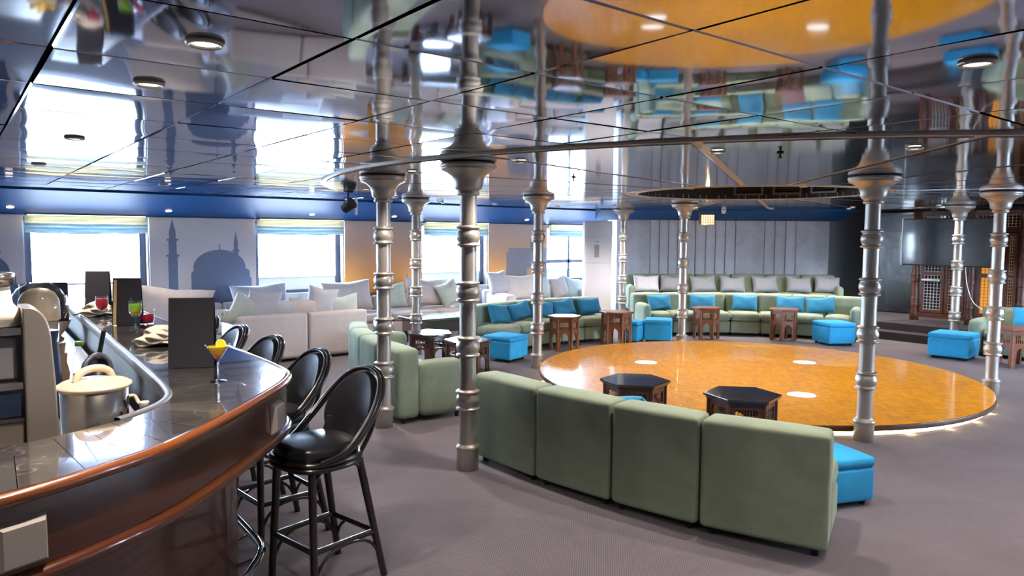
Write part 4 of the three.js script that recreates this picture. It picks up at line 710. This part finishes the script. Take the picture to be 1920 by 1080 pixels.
{
  const t = thing('bar_counter', 'long curved mahogany bar counter with a dark polished stone top', 'bar counter', [0, 0, 0]);
  /* stone slabs, each with its own edges */
  const cuts = [0, 8, 16, 22, 28, 33, 38, 43, 48, 53, 58, 63, 68, 73, 79, 85, 91, 97, 103, 109, 115, 122, 128];
  for (let c = 0; c < cuts.length - 1; c++) {
    const a = cuts[c], b = cuts[c + 1], pos = [], uv = [], ind = [], n = b - a, e = 0.0012;
    const lift = TOP;
    const pt = (k, w) => { const tt = Math.min(1 - 1e-6, Math.max(0, k)); const p = iAt[Math.floor(tt)] ?? iAt[0]; return iAt[k].clone().lerp(oAt[k], w); };
    const rows = []; for (let k = a; k <= b; k++) { const A = pt(k, 0.0), B = pt(k, 1); if (k === a || k === b) { const other = pt(k === a ? k + 1 : k - 1, 0.5), d = other.sub(pt(k, 0.5)).normalize().multiplyScalar(e); A.add(d); B.add(d); } rows.push([A, B]); }
    for (const y of [lift, lift - 0.03]) for (const [A, B] of rows) for (let j = 0; j <= 4; j++) { const p = A.clone().lerp(B, j / 4); pos.push(p.x, y, p.z); uv.push(p.x + c * 0.37, p.z + c * 0.21); }
    const W = 5, off = rows.length * W;
    for (let k = 0; k < n; k++) for (let j = 0; j < 4; j++) { const q = k * W + j; ind.push(q, q + 1, q + W, q + 1, q + W + 1, q + W); ind.push(off + q, off + q + W, off + q + 1, off + q + 1, off + q + W, off + q + W + 1); }
    const side = (list) => { for (let i = 0; i < list.length - 1; i++) { const p = list[i], q = list[i + 1], o = pos.length / 3; for (const z of [p, q, p + off, q + off]) { pos.push(pos[3 * z], pos[3 * z + 1], pos[3 * z + 2]); uv.push(0, 0); } ind.push(o, o + 2, o + 1, o + 1, o + 2, o + 3); } };
    side(Array.from({ length: n + 1 }, (_, i) => i * W)); side(Array.from({ length: n + 1 }, (_, i) => (n - i) * W + 4)); side([4, 3, 2, 1, 0]); side([0, 1, 2, 3, 4].map((j) => n * W + j));
    const g = new THREE.BufferGeometry(); g.setAttribute('position', new THREE.Float32BufferAttribute(pos, 3)); g.setAttribute('uv', new THREE.Float32BufferAttribute(uv, 2)); g.setIndex(ind); const fl = g.toNonIndexed(); fl.computeVertexNormals();
    part(t, 'stone_slab', fl, M.marble);
  }
  part(t, 'nosing', sweep(oAt, outN, [[0, 1.058], ...arcs(0.012, 1.082, 0.02, -80, 85, 10), [0.0, 1.1022]]), M.nosing);
  part(t, 'fascia', sweep(oAt, outN, [[-0.03, 1.06], [0.004, 1.06], [0.004, 0.83], [-0.03, 0.83]]), M.mahogany);
  part(t, 'lower_moulding', sweep(oAt, outN, [[-0.04, 0.865], ...arcs(0.006, 0.842, 0.023, 80, -80, 8), [-0.04, 0.815]]), M.moulding);
  part(t, 'soffit', sweep(oAt, outN, [[-0.03, 0.835], [-0.03, 0.815], [-0.30, 0.815], [-0.30, 0.835]]), M.edgeWood);
  part(t, 'front_panel', sweep(oAt, outN, [[-0.26, 0.83], [-0.24, 0.83], [-0.24, 0.0], [-0.26, 0.0]]), M.mahogany);
  part(t, 'inner_lip', sweep(iAt, inN, [[-0.006, 1.102], [0.0, 1.108], [0.02, 1.108], [0.026, 1.1], [0.026, 1.05], [-0.006, 1.05]], 50), M.rail, 'pale grey lip along the inner edge');
  part(t, 'inner_panel', sweep(iAt, inN, [[0.0, 1.06], [0.016, 1.06], [0.016, 0.0], [0.0, 0.0]]), M.innerPanel);
  /* square plaques on the fascia */
  const kAt = (R) => { let best = 0, bd = 9; oAt.forEach((p, k) => { const d = Math.abs(p.x - R); if (k < 75 && d < bd) { bd = d; best = k; } }); return best; };
  for (const R of [-1.7, -0.8, 0.14, 1.17]) { const k = kAt(R), N = outN[k], g = new THREE.CylinderGeometry(0.075, 0.098, 0.026, 4, 1).rotateY(Math.PI / 4).rotateX(Math.PI / 2); const g2 = g.toNonIndexed(); g2.computeVertexNormals(); const m = part(t, 'plaque', g2, M.plaque, 'beige square block on the wooden fascia'); m.position.set(oAt[k].x + N.x * 0.017, 0.95, oAt[k].z + N.z * 0.017); m.rotation.y = Math.atan2(N.x, N.z); }
  for (const L of [4.6, 5.5, 6.4, 7.3]) { const g = new THREE.CylinderGeometry(0.075, 0.098, 0.026, 4, 1).rotateY(Math.PI / 4).rotateX(Math.PI / 2).toNonIndexed(); g.computeVertexNormals(); const m = part(t, 'plaque', g, M.plaque); m.position.set(1.36 + 0.017, 0.95, -L); m.rotation.y = Math.PI / 2; }
  /* foot rail */
  const rail = []; for (let k = 40; k <= NSEG; k += 2) { const p = oAt[k].clone().addScaledVector(outN[k], -0.13); p.y = 0.2; rail.push(p); }
  const fr = part(t, 'foot_rail', new THREE.TubeGeometry(new THREE.CatmullRomCurve3(rail), 120, 0.022, 12), M.chrome);
  for (let k = 46; k < NSEG; k += 14) { const a = oAt[k].clone().addScaledVector(outN[k], -0.13), b = oAt[k].clone().addScaledVector(outN[k], -0.24); part(t, 'rail_bracket', rod([a.x, 0.2, a.z], [b.x, 0.16, b.z], 0.012), M.chrome); }
}
{ // worktop behind the counter
  const t = thing('bar_worktop', 'low stainless steel worktop behind the curved counter', 'worktop', [0, 0, 0]);
  const s = new THREE.Shape(); s.moveTo(-2.4, -2.86); s.lineTo(0.05, -2.9); s.lineTo(0.3, -2.98); s.lineTo(0.5, -3.1); s.lineTo(0.66, -3.3); s.lineTo(0.70, -3.6); s.lineTo(0.74, -4.6); s.lineTo(0.8, -6.4); s.lineTo(0.84, -8.6); s.lineTo(0.25, -8.6); s.lineTo(0.1, -4.1); s.lineTo(-0.2, -3.65); s.lineTo(-2.4, -3.5); s.closePath();
  part(t, 'steel_top', new THREE.ExtrudeGeometry(s, { depth: 0.03, bevelEnabled: false }).rotateX(Math.PI / 2).translate(0, 0.9, 0), M.steelSoft); part(t, 'cabinet', new THREE.ExtrudeGeometry(s, { depth: 0.86, bevelEnabled: false }).rotateX(Math.PI / 2).translate(0, 0.869, 0), M.black);
}

/* bar stools */
const seatG = softBox(0.42, 0.075, 0.42, 0.035, { puff: [0, 0.022, 0], map: (x, y, z) => { const u = x / 0.21, v = z / 0.21; return [0.215 * u * Math.sqrt(1 - v * v / 2.4), y, 0.215 * v * Math.sqrt(1 - u * u / 2.4)]; } }).scale(0.92, 1, 0.92).translate(-0.05, 0.715, 0);
const padG = softBox(2, 2, 0.04, 0.018, { n: 12, puff: [0, 0, 0.012], map: (x, y, z) => {
  const u = x * Math.sqrt(Math.max(0, 1 - y * y / 2)), v = y * Math.sqrt(Math.max(0, 1 - x * x / 2)); const zz = u * 0.178 * (1 - 0.12 * v), hh = 0.885 + v * 0.175; const X = 0.135 + (hh - 0.71) * 0.39 - 0.55 * zz * zz * 4.0 * 0.6; return [X - z, hh, zz]; } });
const hoopPts = (o) => [[-0.16, 0.69, 0.195 + o], [-0.04, 0.73, 0.225 + o], [0.08, 0.83, 0.225 + o], [0.19, 0.95, 0.195 + o], [0.262, 1.045, 0.12], [0.285, 1.075, 0.0]];
const hoop = (o, dx, r) => { const a = hoopPts(o); const b = a.slice(0, -1).reverse().map(([x, y, z]) => [x, y, -z]); return tube([...a, ...b].map(([x, y, z]) => [x + dx, y, z]), r, 56, 8); };
function barStool(R, L, turn, label) {
  const t = thing('bar_stool', label, 'bar stool', [R, 0, -L], turn * D, 'black rattan bar stools');
  part(t, 'seat', seatG, M.leather); part(t, 'backrest', padG, M.leather);
  part(t, 'seat_ring', merge([0.655, 0.682].map((y, k) => tube([[-0.235, y, 0.11], [-0.18, y, 0.18], [-0.02, y, 0.205], [0.1, y, 0.165], [0.145, y, 0.06], [0.145, y, -0.06], [0.1, y, -0.165], [-0.02, y, -0.205], [-0.18, y, -0.18], [-0.235, y, -0.11]], 0.015, 48, 8, true))), M.rattan);
  part(t, 'hoop', merge([hoop(0, 0, 0.014), hoop(0.004, 0.024, 0.013)]), M.rattan);
  for (const s of [1, -1]) part(t, 'back_strut', tube([[0.1, 0.66, s * 0.15], [0.16, 0.8, s * 0.185], [0.2, 0.93, s * 0.18]], 0.012, 12, 8), M.rattan);
  part(t, 'lower_back', softBox(0.02, 0.16, 0.3, 0.008, { map: (x, y, z) => [x + 0.15 - 2.2 * z * z + 0.35 * y, y + 0.745, z] }), M.leather);
  const legs = [[-0.18, 0.15, -0.2, 0.19], [-0.18, -0.15, -0.2, -0.19], [0.1, 0.15, 0.225, 0.2], [0.1, -0.15, 0.225, -0.2]];
  for (const [x, z, fx, fz] of legs) part(t, 'leg', rod([fx, 0, fz], [x, 0.67, z], 0.019, 0.021, 10), M.rattan);
  const on = (i, y) => { const [x, z, fx, fz] = legs[i], k = 1 - y / 0.67; return [x + (fx - x) * k, y, z + (fz - z) * k]; };
  for (const [a, b] of [[0, 1], [2, 3], [0, 2], [1, 3]]) { const y = 0.25; part(t, 'stretcher', rod(on(a, y), on(b, y), 0.015), M.rattan); }
  for (const [a, b] of [[0, 2], [1, 3], [2, 3]]) {
    const A = on(a, 0.56), B = on(b, 0.56), A2 = on(a, 0.1), B2 = on(b, 0.1), mid = (p, q, k) => p.map((x, i) => x + (q[i] - x) * k);
    const arch = (P, Q, yTop) => { const m1 = mid(P, Q, 0.12), m2 = mid(P, Q, 0.3), m3 = mid(P, Q, 0.7), m4 = mid(P, Q, 0.88); return tube([P, [m1[0], (P[1] + yTop) / 2 + 0.02, m1[2]], [m2[0], yTop, m2[2]], [m3[0], yTop, m3[2]], [m4[0], (P[1] + yTop) / 2 + 0.02, m4[2]], Q], 0.009, 28, 6); };
    part(t, 'brace', arch(A, B, 0.645), M.rattan); part(t, 'brace', arch(A2, B2, 0.232), M.rattan);
  }
}
barStool(1.50, 3.48, 12, 'black rattan bar stool with padded back, nearest of the row');
barStool(1.53, 4.24, 6, 'black rattan bar stool, second from the front of the row');
barStool(1.52, 4.98, 10, 'black rattan bar stool, third from the front of the row');
barStool(1.52, 5.74, 4, 'black rattan bar stool behind the orange cocktail, fourth from the front');
barStool(1.52, 6.5, 6, 'black rattan bar stool behind the nearest menu, fifth from the front');
barStool(1.52, 7.3, 6, 'black rattan bar stool at the far end of the row');

/* things on the counter */
const glassLathe = (p, seg = 32) => lathe(p, seg);
{ // cocktail
  const t = thing('cocktail', 'orange and yellow cocktail with a lemon slice in a martini glass', 'cocktail', [0.99, TOP + 0.001, -3.52]);
  part(t, 'stem', glassLathe([[0, 0], [0.038, 0], [0.038, 0.002], [0.012, 0.006], [0.0045, 0.012], [0.004, 0.08], [0.006, 0.098], [0, 0.1]], 40), M.solidGlass);
  part(t, 'glass_bowl', glassLathe([[0.006, 0.0985], [0.012, 0.106], [0.055, 0.176], [0.0565, 0.1765], [0.0545, 0.177], [0.011, 0.109], [0.0, 0.104]], 40), M.clear);
  const d = lathe([[0, 0.106], [0.0095, 0.109], [0.02, 0.1245], [0.03, 0.139], [0.04, 0.154], [0.05, 0.1685], [0, 0.1685]], 36), p = d.attributes.position, c = new Float32Array(p.count * 3), red = lin(0.85, 0.09, 0.015), yel = lin(0.93, 0.56, 0.01);
  for (let i = 0; i < p.count; i++) { const k = THREE.MathUtils.smoothstep(p.getY(i), 0.112, 0.145), q = red.clone().lerp(yel, k); c.set([q.r, q.g, q.b], i * 3); } d.setAttribute('color', new THREE.BufferAttribute(c, 3)); part(t, 'drink', d, M.mixDrink);
  const s = part(t, 'lemon_slice', new THREE.CylinderGeometry(0.024, 0.024, 0.005, 28).rotateX(Math.PI / 2), M.lemon); s.position.set(0.012, 0.178, 0.012); s.rotation.y = -0.6; part(s, 'pith', new THREE.TorusGeometry(0.0215, 0.0022, 6, 28).translate(0, 0, 0.0022), M.pith);
}
function menuStand(R, L, turn, w, h, label, spine) {
  const t = thing('menu', label, 'menu', [R, TOP + 0.001, -L], turn * D, 'menus on the bar');
  const leaf = (s) => { const m = part(t, s > 0 ? 'front_cover' : 'back_cover', rbox(w, h, 0.006, 0.0025, 0, h / 2, 0), M.menu); m.position.z = s * 0.045; m.rotation.x = -s * Math.atan(0.042 / h); return m; };
  const f = leaf(1); leaf(-1); if (spine) part(f, 'cream_strip', rbox(0.022, h * 0.95, 0.003, 0.001, -w / 2 + 0.02, h / 2 - 0.005, 0.0045), M.menuPage);
}
menuStand(1.0, 4.0, -28, 0.225, 0.365, 'dark menu standing closest on the bar, behind the cocktail glass');
menuStand(1.07, 6.12, -30, 0.2, 0.36, 'dark menu with a cream strip, standing in the middle of the bar', true);
menuStand(1.03, 7.2, -30, 0.2, 0.37, 'blue grey menu standing farthest on the bar before the bright window');
/* folded napkins on plates */
function napkin(R, L, turn, s, label) {
  const t = thing('napkin_plate', label, 'napkin', [R, TOP + 0.001, -L], turn * D, 'folded napkins on the bar');
  part(t, 'plate', lathe([[0, 0], [0.06, 0], [0.07, 0.006], [0.105, 0.014], [0.107, 0.017], [0.068, 0.010], [0, 0.008]].map(([a, b]) => [a * s, b * s]), 36), M.navy);
  for (let k = 0; k < 5; k++) {
    const n = 36, m = 8, pos = [], ind = [], ph = k * 1.9, R1 = (0.15 - 0.018 * k) * s;
    for (const sd of [1, -1]) for (let j = 0; j <= m; j++) for (let i = 0; i < n; i++) { const a = i / n * 6.2832, q = j / m; const rad = R1 * q * (1 + 0.16 * Math.sin(2 * a + ph) + 0.10 * Math.sin(5 * a + 2 * ph)); const y = (0.028 + k * 0.017 + 0.022 * (1 - q * q) + 0.012 * Math.sin(4 * a + ph) * q * q - 0.012 * q * q + sd * 0.006 * (1 - q * q * q)) * s; pos.push(rad * Math.cos(a), y, rad * Math.sin(a)); }
    const B = (m + 1) * n; for (let z = 0; z < 2; z++) for (let j = 0; j < m; j++) for (let i = 0; i < n; i++) { const a = z * B + j * n + i, b = z * B + j * n + (i + 1) % n, c = a + n, e = b + n; if (z) ind.push(a, b, c, b, e, c); else ind.push(a, c, b, b, c, e); }
    const g = new THREE.BufferGeometry(); g.setAttribute('position', new THREE.Float32BufferAttribute(pos, 3)); g.setAttribute('uv', new THREE.Float32BufferAttribute(new Float32Array(pos.length / 3 * 2).map((_, i) => pos[(i >> 1) * 3 + (i % 2 ? 2 : 0)]), 2)); g.setIndex(ind); part(t, 'napkin_fold', smooth(g), M.napkin);
  }
}
napkin(1.04, 4.92, 10, 1.0, 'cream folded napkins on a small plate behind the nearest menu');
napkin(0.98, 6.95, 40, 1.0, 'cream folded napkins beside the farthest menu and the tall red drink');
function goblet(R, L, label, cols, s = 1, straw) {
  const t = thing('goblet', label, 'drink', [R, TOP + 0.001, -L]);
  part(t, 'glass', lathe([[0, 0], [0.034, 0], [0.034, 0.002], [0.006, 0.008], [0.004, 0.06], [0.008, 0.072], [0.03, 0.095], [0.038, 0.125], [0.036, 0.175], [0.0355, 0.1755], [0.035, 0.175], [0.0365, 0.125], [0.0285, 0.097], [0, 0.078]].map(([a, b]) => [a * s, b * s]), 32), M.clear);
  const d = lathe([[0, 0.08], [0.0275, 0.0985], [0.0335, 0.113], [0.0355, 0.126], [0.035, 0.145], [0.0342, 0.16], [0, 0.16]].map(([a, b]) => [a * s, b * s]), 32), p = d.attributes.position, c = new Float32Array(p.count * 3);
  for (let i = 0; i < p.count; i++) { const k = THREE.MathUtils.smoothstep(p.getY(i) / s, 0.098, 0.13), q = cols[0].clone().lerp(cols[1], k); c.set([q.r, q.g, q.b], i * 3); } d.setAttribute('color', new THREE.BufferAttribute(c, 3)); part(t, 'drink', d, M.mixDrink);
  if (straw) part(t, 'straw', rod([0.012, 0.09, 0], [-0.03, 0.23, 0.01], 0.003), M.clear);
}
goblet(0.93, 6.35, 'bright red drink in a stemmed glass beside the farthest menu', [lin(0.72, 0.01, 0.03), lin(0.78, 0.012, 0.05)], 1.2);
goblet(1.06, 5.78, 'green and yellow layered drink with a straw in a stemmed glass', [lin(0.72, 0.5, 0.01), lin(0.18, 0.42, 0.01)], 1.2, true);
function tumbler(R, L, y, r, h, mat, label) { const t = thing('tumbler', label, 'drink', [R, y, -L]); part(t, 'glass', lathe([[0, 0], [r * 0.8, 0], [r * 1.02, h * 0.4], [r, h], [r * 0.96, h], [r * 0.97, h * 0.4], [r * 0.76, 0.006], [0, 0.006]], 32), M.clear); part(t, 'drink', lathe([[0, 0.008], [r * 0.75, 0.008], [r * 0.955, h * 0.4], [r * 0.955, h * 0.68], [0, h * 0.68]], 32), mat); }
tumbler(1.2, 6.1, TOP + 0.001, 0.05, 0.11, M.redDrink, 'red drink in a short round tumbler above the cream napkins');
tumbler(1.13, 4.55, TOP + 0.001, 0.032, 0.08, M.amberDrink, 'small amber drink half hidden behind the nearest menu');

/* things on the low worktop */
const WT = 0.901;
{ // steel pot with a beige lid
  const t = thing('ice_bucket', 'steel ice bucket with a beige lid and a black scribble, behind the counter', 'bucket', [0.455, WT, -3.36], 0.35);
  part(t, 'bucket_body', lathe([[0, 0], [0.115, 0], [0.12, 0.01], [0.125, 0.27], [0, 0.27]], 48), M.steel);
  const lid = part(t, 'lid', lathe([[0, 0.262], [0.128, 0.262], [0.138, 0.27], [0.138, 0.28], [0.12, 0.292], [0.06, 0.304], [0, 0.306]], 48), M.beigePlastic);
  part(lid, 'lid_handle', tube([[-0.075, 0.296, 0], [-0.06, 0.325, 0], [-0.025, 0.342, 0], [0.025, 0.342, 0], [0.06, 0.325, 0], [0.075, 0.296, 0]], 0.015, 24, 10), M.beigePlastic);
  const on = (a, y) => [0.127 * Math.sin(a), y, 0.127 * Math.cos(a)];
  part(t, 'scribble', merge([tube([on(0.32, 0.17), on(0.42, 0.15), on(0.52, 0.16), on(0.8, 0.225)], 0.003, 12, 5), tube([on(0.5, 0.215), on(0.62, 0.18), on(0.76, 0.15)], 0.003, 12, 5)]), M.black, 'black hand drawn scribble');
  part(t, 'side_handle', tube([[0.125, 0.2, 0], [0.165, 0.2, 0], [0.175, 0.17, 0.02], [0.18, 0.165, 0.06]], 0.008, 16, 8), M.beigePlastic);
}
{ // machine at the left edge
  const t = thing('drinks_machine', 'steel drinks machine with a glass window at the left edge', 'machine', [0.12, WT + 0.007, -3.2], 0.0);
  const s = new THREE.Shape(); s.moveTo(0.09, 0); s.lineTo(0.182, 0); s.lineTo(0.176, 0.3); s.lineTo(0.166, 0.5); s.quadraticCurveTo(0.158, 0.6, 0.11, 0.615); s.lineTo(0.09, 0.615); s.closePath();
  part(t, 'side_plate', new THREE.ExtrudeGeometry(s, { depth: 0.16, bevelEnabled: true, bevelSize: 0.006, bevelThickness: 0.006, bevelSegments: 2, curveSegments: 12 }).translate(0, 0, -0.1), M.steelSoft);
  part(t, 'back_body', rbox(0.42, 0.56, 0.1, 0.02, -0.125, 0.28, -0.1), M.steelSoft);
  part(t, 'window', rbox(0.38, 0.2, 0.01, 0.004, -0.11, 0.43, 0.03), M.clear);
  for (const [y0, y1] of [[0.32, 0.345], [0.52, 0.545], [0.20, 0.212]]) part(t, 'window_bar', box(-0.3, y0, 0.02, 0.08, y1, 0.05), M.steel);
  part(t, 'ice_tub', rbox(0.36, 0.16, 0.04, 0.01, -0.11, 0.43, -0.02), M.acGrille);
  part(t, 'blue_panel', box(-0.3, 0.22, 0.026, 0.08, 0.315, 0.036), M.navy); part(t, 'lower_panel', rbox(0.38, 0.19, 0.02, 0.004, -0.11, 0.1, 0.03), M.steelSoft);
  const h = part(t, 'hopper', lathe([[0, 0.55], [0.1, 0.55], [0.1, 0.6], [0.075, 0.63], [0.068, 0.69], [0.078, 0.7], [0, 0.7]], 36).translate(-0.01, 0, -0.05), M.offWhite); part(h, 'hopper_lid', lathe([[0, 0.7], [0.082, 0.7], [0.084, 0.74], [0.07, 0.745], [0, 0.745]], 36).translate(-0.01, 0, -0.05), M.steel);
}
{ // citrus juicer with a beige dome
  const t = thing('citrus_juicer', 'juicer with a beige domed cover, clear guard and dark blue body', 'juicer', [0.34, WT, -4.15], 0.2);
  part(t, 'juicer_body', lathe([[0, 0], [0.11, 0], [0.115, 0.03], [0.09, 0.12], [0.075, 0.36], [0.08, 0.42], [0, 0.42]], 36), M.navy);
  part(t, 'clear_bowl', lathe([[0.06, 0.40], [0.08, 0.42], [0.085, 0.48], [0.083, 0.48], [0.077, 0.422], [0.06, 0.404]], 36), M.clear);
  part(t, 'dome_cover', lathe([[0, 0.47], [0.078, 0.47], [0.088, 0.478], [0.088, 0.535], [0.085, 0.538], [0.088, 0.542], [0.084, 0.575], [0.068, 0.607], [0.038, 0.627], [0, 0.633]], 40), M.beigePlastic);
  part(t, 'guard', lathe([[0.11, 0.48], [0.125, 0.52], [0.12, 0.58], [0.09, 0.63], [0.05, 0.655], [0.048, 0.652], [0.088, 0.627], [0.117, 0.58], [0.122, 0.52], [0.107, 0.48]], 40), M.clear);
  const w = part(t, 'back_shield', softBox(0.24, 0.2, 0.02, 0.008, { n: 8, map: (x, y, z) => [0.118 * Math.sin(x / 0.11) + 0.04, y + 0.55, -0.118 * Math.cos(x / 0.11) - z] }), M.navy);
}
{
  const b = thing('glass_bottle', 'small clear glass bottle with a bright green cap', 'bottle', [0.55, WT, -4.55]);
  part(b, 'glass', lathe([[0, 0], [0.036, 0], [0.038, 0.01], [0.038, 0.19], [0.03, 0.225], [0.016, 0.25], [0.016, 0.285], [0.014, 0.285], [0.014, 0.25], [0.028, 0.223], [0.035, 0.188], [0.035, 0.012], [0, 0.01]], 28), M.clear); part(b, 'cap', lathe([[0, 0.28], [0.021, 0.28], [0.021, 0.304], [0, 0.306]], 24), M.greenCap); part(b, 'contents', lathe([[0, 0.012], [0.033, 0.014], [0.033, 0.13], [0, 0.13]], 24), M.steel);
  const c = thing('water_bottle', 'tiny clear plastic bottle with a white cap beside the ice bucket', 'bottle', [0.62, WT, -3.26]);
  part(c, 'plastic', lathe([[0, 0], [0.026, 0], [0.03, 0.01], [0.03, 0.11], [0.024, 0.13], [0.031, 0.15], [0.016, 0.185], [0.014, 0.185], [0.028, 0.15], [0.021, 0.13], [0.027, 0.108], [0.027, 0.012], [0, 0.01]], 24), M.clear); part(c, 'cap', lathe([[0, 0.18], [0.019, 0.18], [0.019, 0.2], [0.017, 0.203], [0, 0.203]], 24), M.offWhite);
  const k = thing('knife_block', 'black knife block with a dark handle sticking out, on the worktop', 'knife block', [0.655, WT, -4.66], 0.4); part(k, 'block', rbox(0.07, 0.2, 0.11, 0.01, 0, 0.1, 0), M.black); part(k, 'handle', rod([0, 0.18, 0], [0.05, 0.335, -0.02], 0.013, 0.013), M.black);
  const g = thing('paper_bag', 'crumpled brown paper bag standing on the worktop behind the machine', 'bag', [0.42, WT, -4.62], 0.5); part(g, 'bag_body', softBox(0.15, 0.24, 0.11, 0.015, { n: 6, map: (x, y, z) => [x * (1 + 0.25 * y) + 0.01 * Math.sin(y * 40 + z * 30), y + 0.12, z * (1 - 1.2 * Math.max(0, y)) + 0.008 * Math.sin(x * 60 + y * 20)] }), M.paper); part(g, 'folded_top', softBox(0.16, 0.06, 0.012, 0.005, { n: 6, map: (x, y, z) => [x, y + 0.265, z + 0.015 + 0.3 * y + 0.008 * Math.sin(x * 50)] }), M.paper);
  const d = thing('kettle', 'dark rounded kettle with a grey handle behind the bucket lid', 'kettle', [0.585, WT, -4.2], 0.4); part(d, 'kettle_body', lathe([[0, 0], [0.07, 0], [0.082, 0.02], [0.085, 0.12], [0.07, 0.19], [0.035, 0.22], [0, 0.225]], 32), M.navy); part(d, 'kettle_handle', tube([[-0.08, 0.16, 0], [-0.06, 0.24, 0], [0, 0.275, 0], [0.06, 0.24, 0], [0.08, 0.16, 0]], 0.012, 24, 8), M.rail);
  const f = thing('fruit_bowl', 'yellow cut fruit in a white bowl at the far end of the worktop', 'fruit', [0.70, WT, -7.1]); part(f, 'bowl', lathe([[0, 0], [0.05, 0], [0.055, 0.01], [0.03, 0.03], [0.09, 0.12], [0.11, 0.17], [0.107, 0.17], [0.086, 0.124], [0, 0.05]], 32), M.offWhite); for (let i = 0; i < 5; i++) { const m = part(f, 'fruit_slice', softBox(0.12, 0.05, 0.03, 0.014, { map: (x, y, z) => [x, y + 3 * x * x, z] }), M.lemon); m.position.set(0.045 * Math.cos(i * 1.26), 0.19 + 0.008 * i, 0.045 * Math.sin(i * 1.26)); m.rotation.set(0.3 * i, i * 1.3, 0.4); }
}

scene.traverse((o) => { if (o.isMesh) { o.castShadow = true; o.receiveShadow = true; } });
renderer.render(scene, camera);
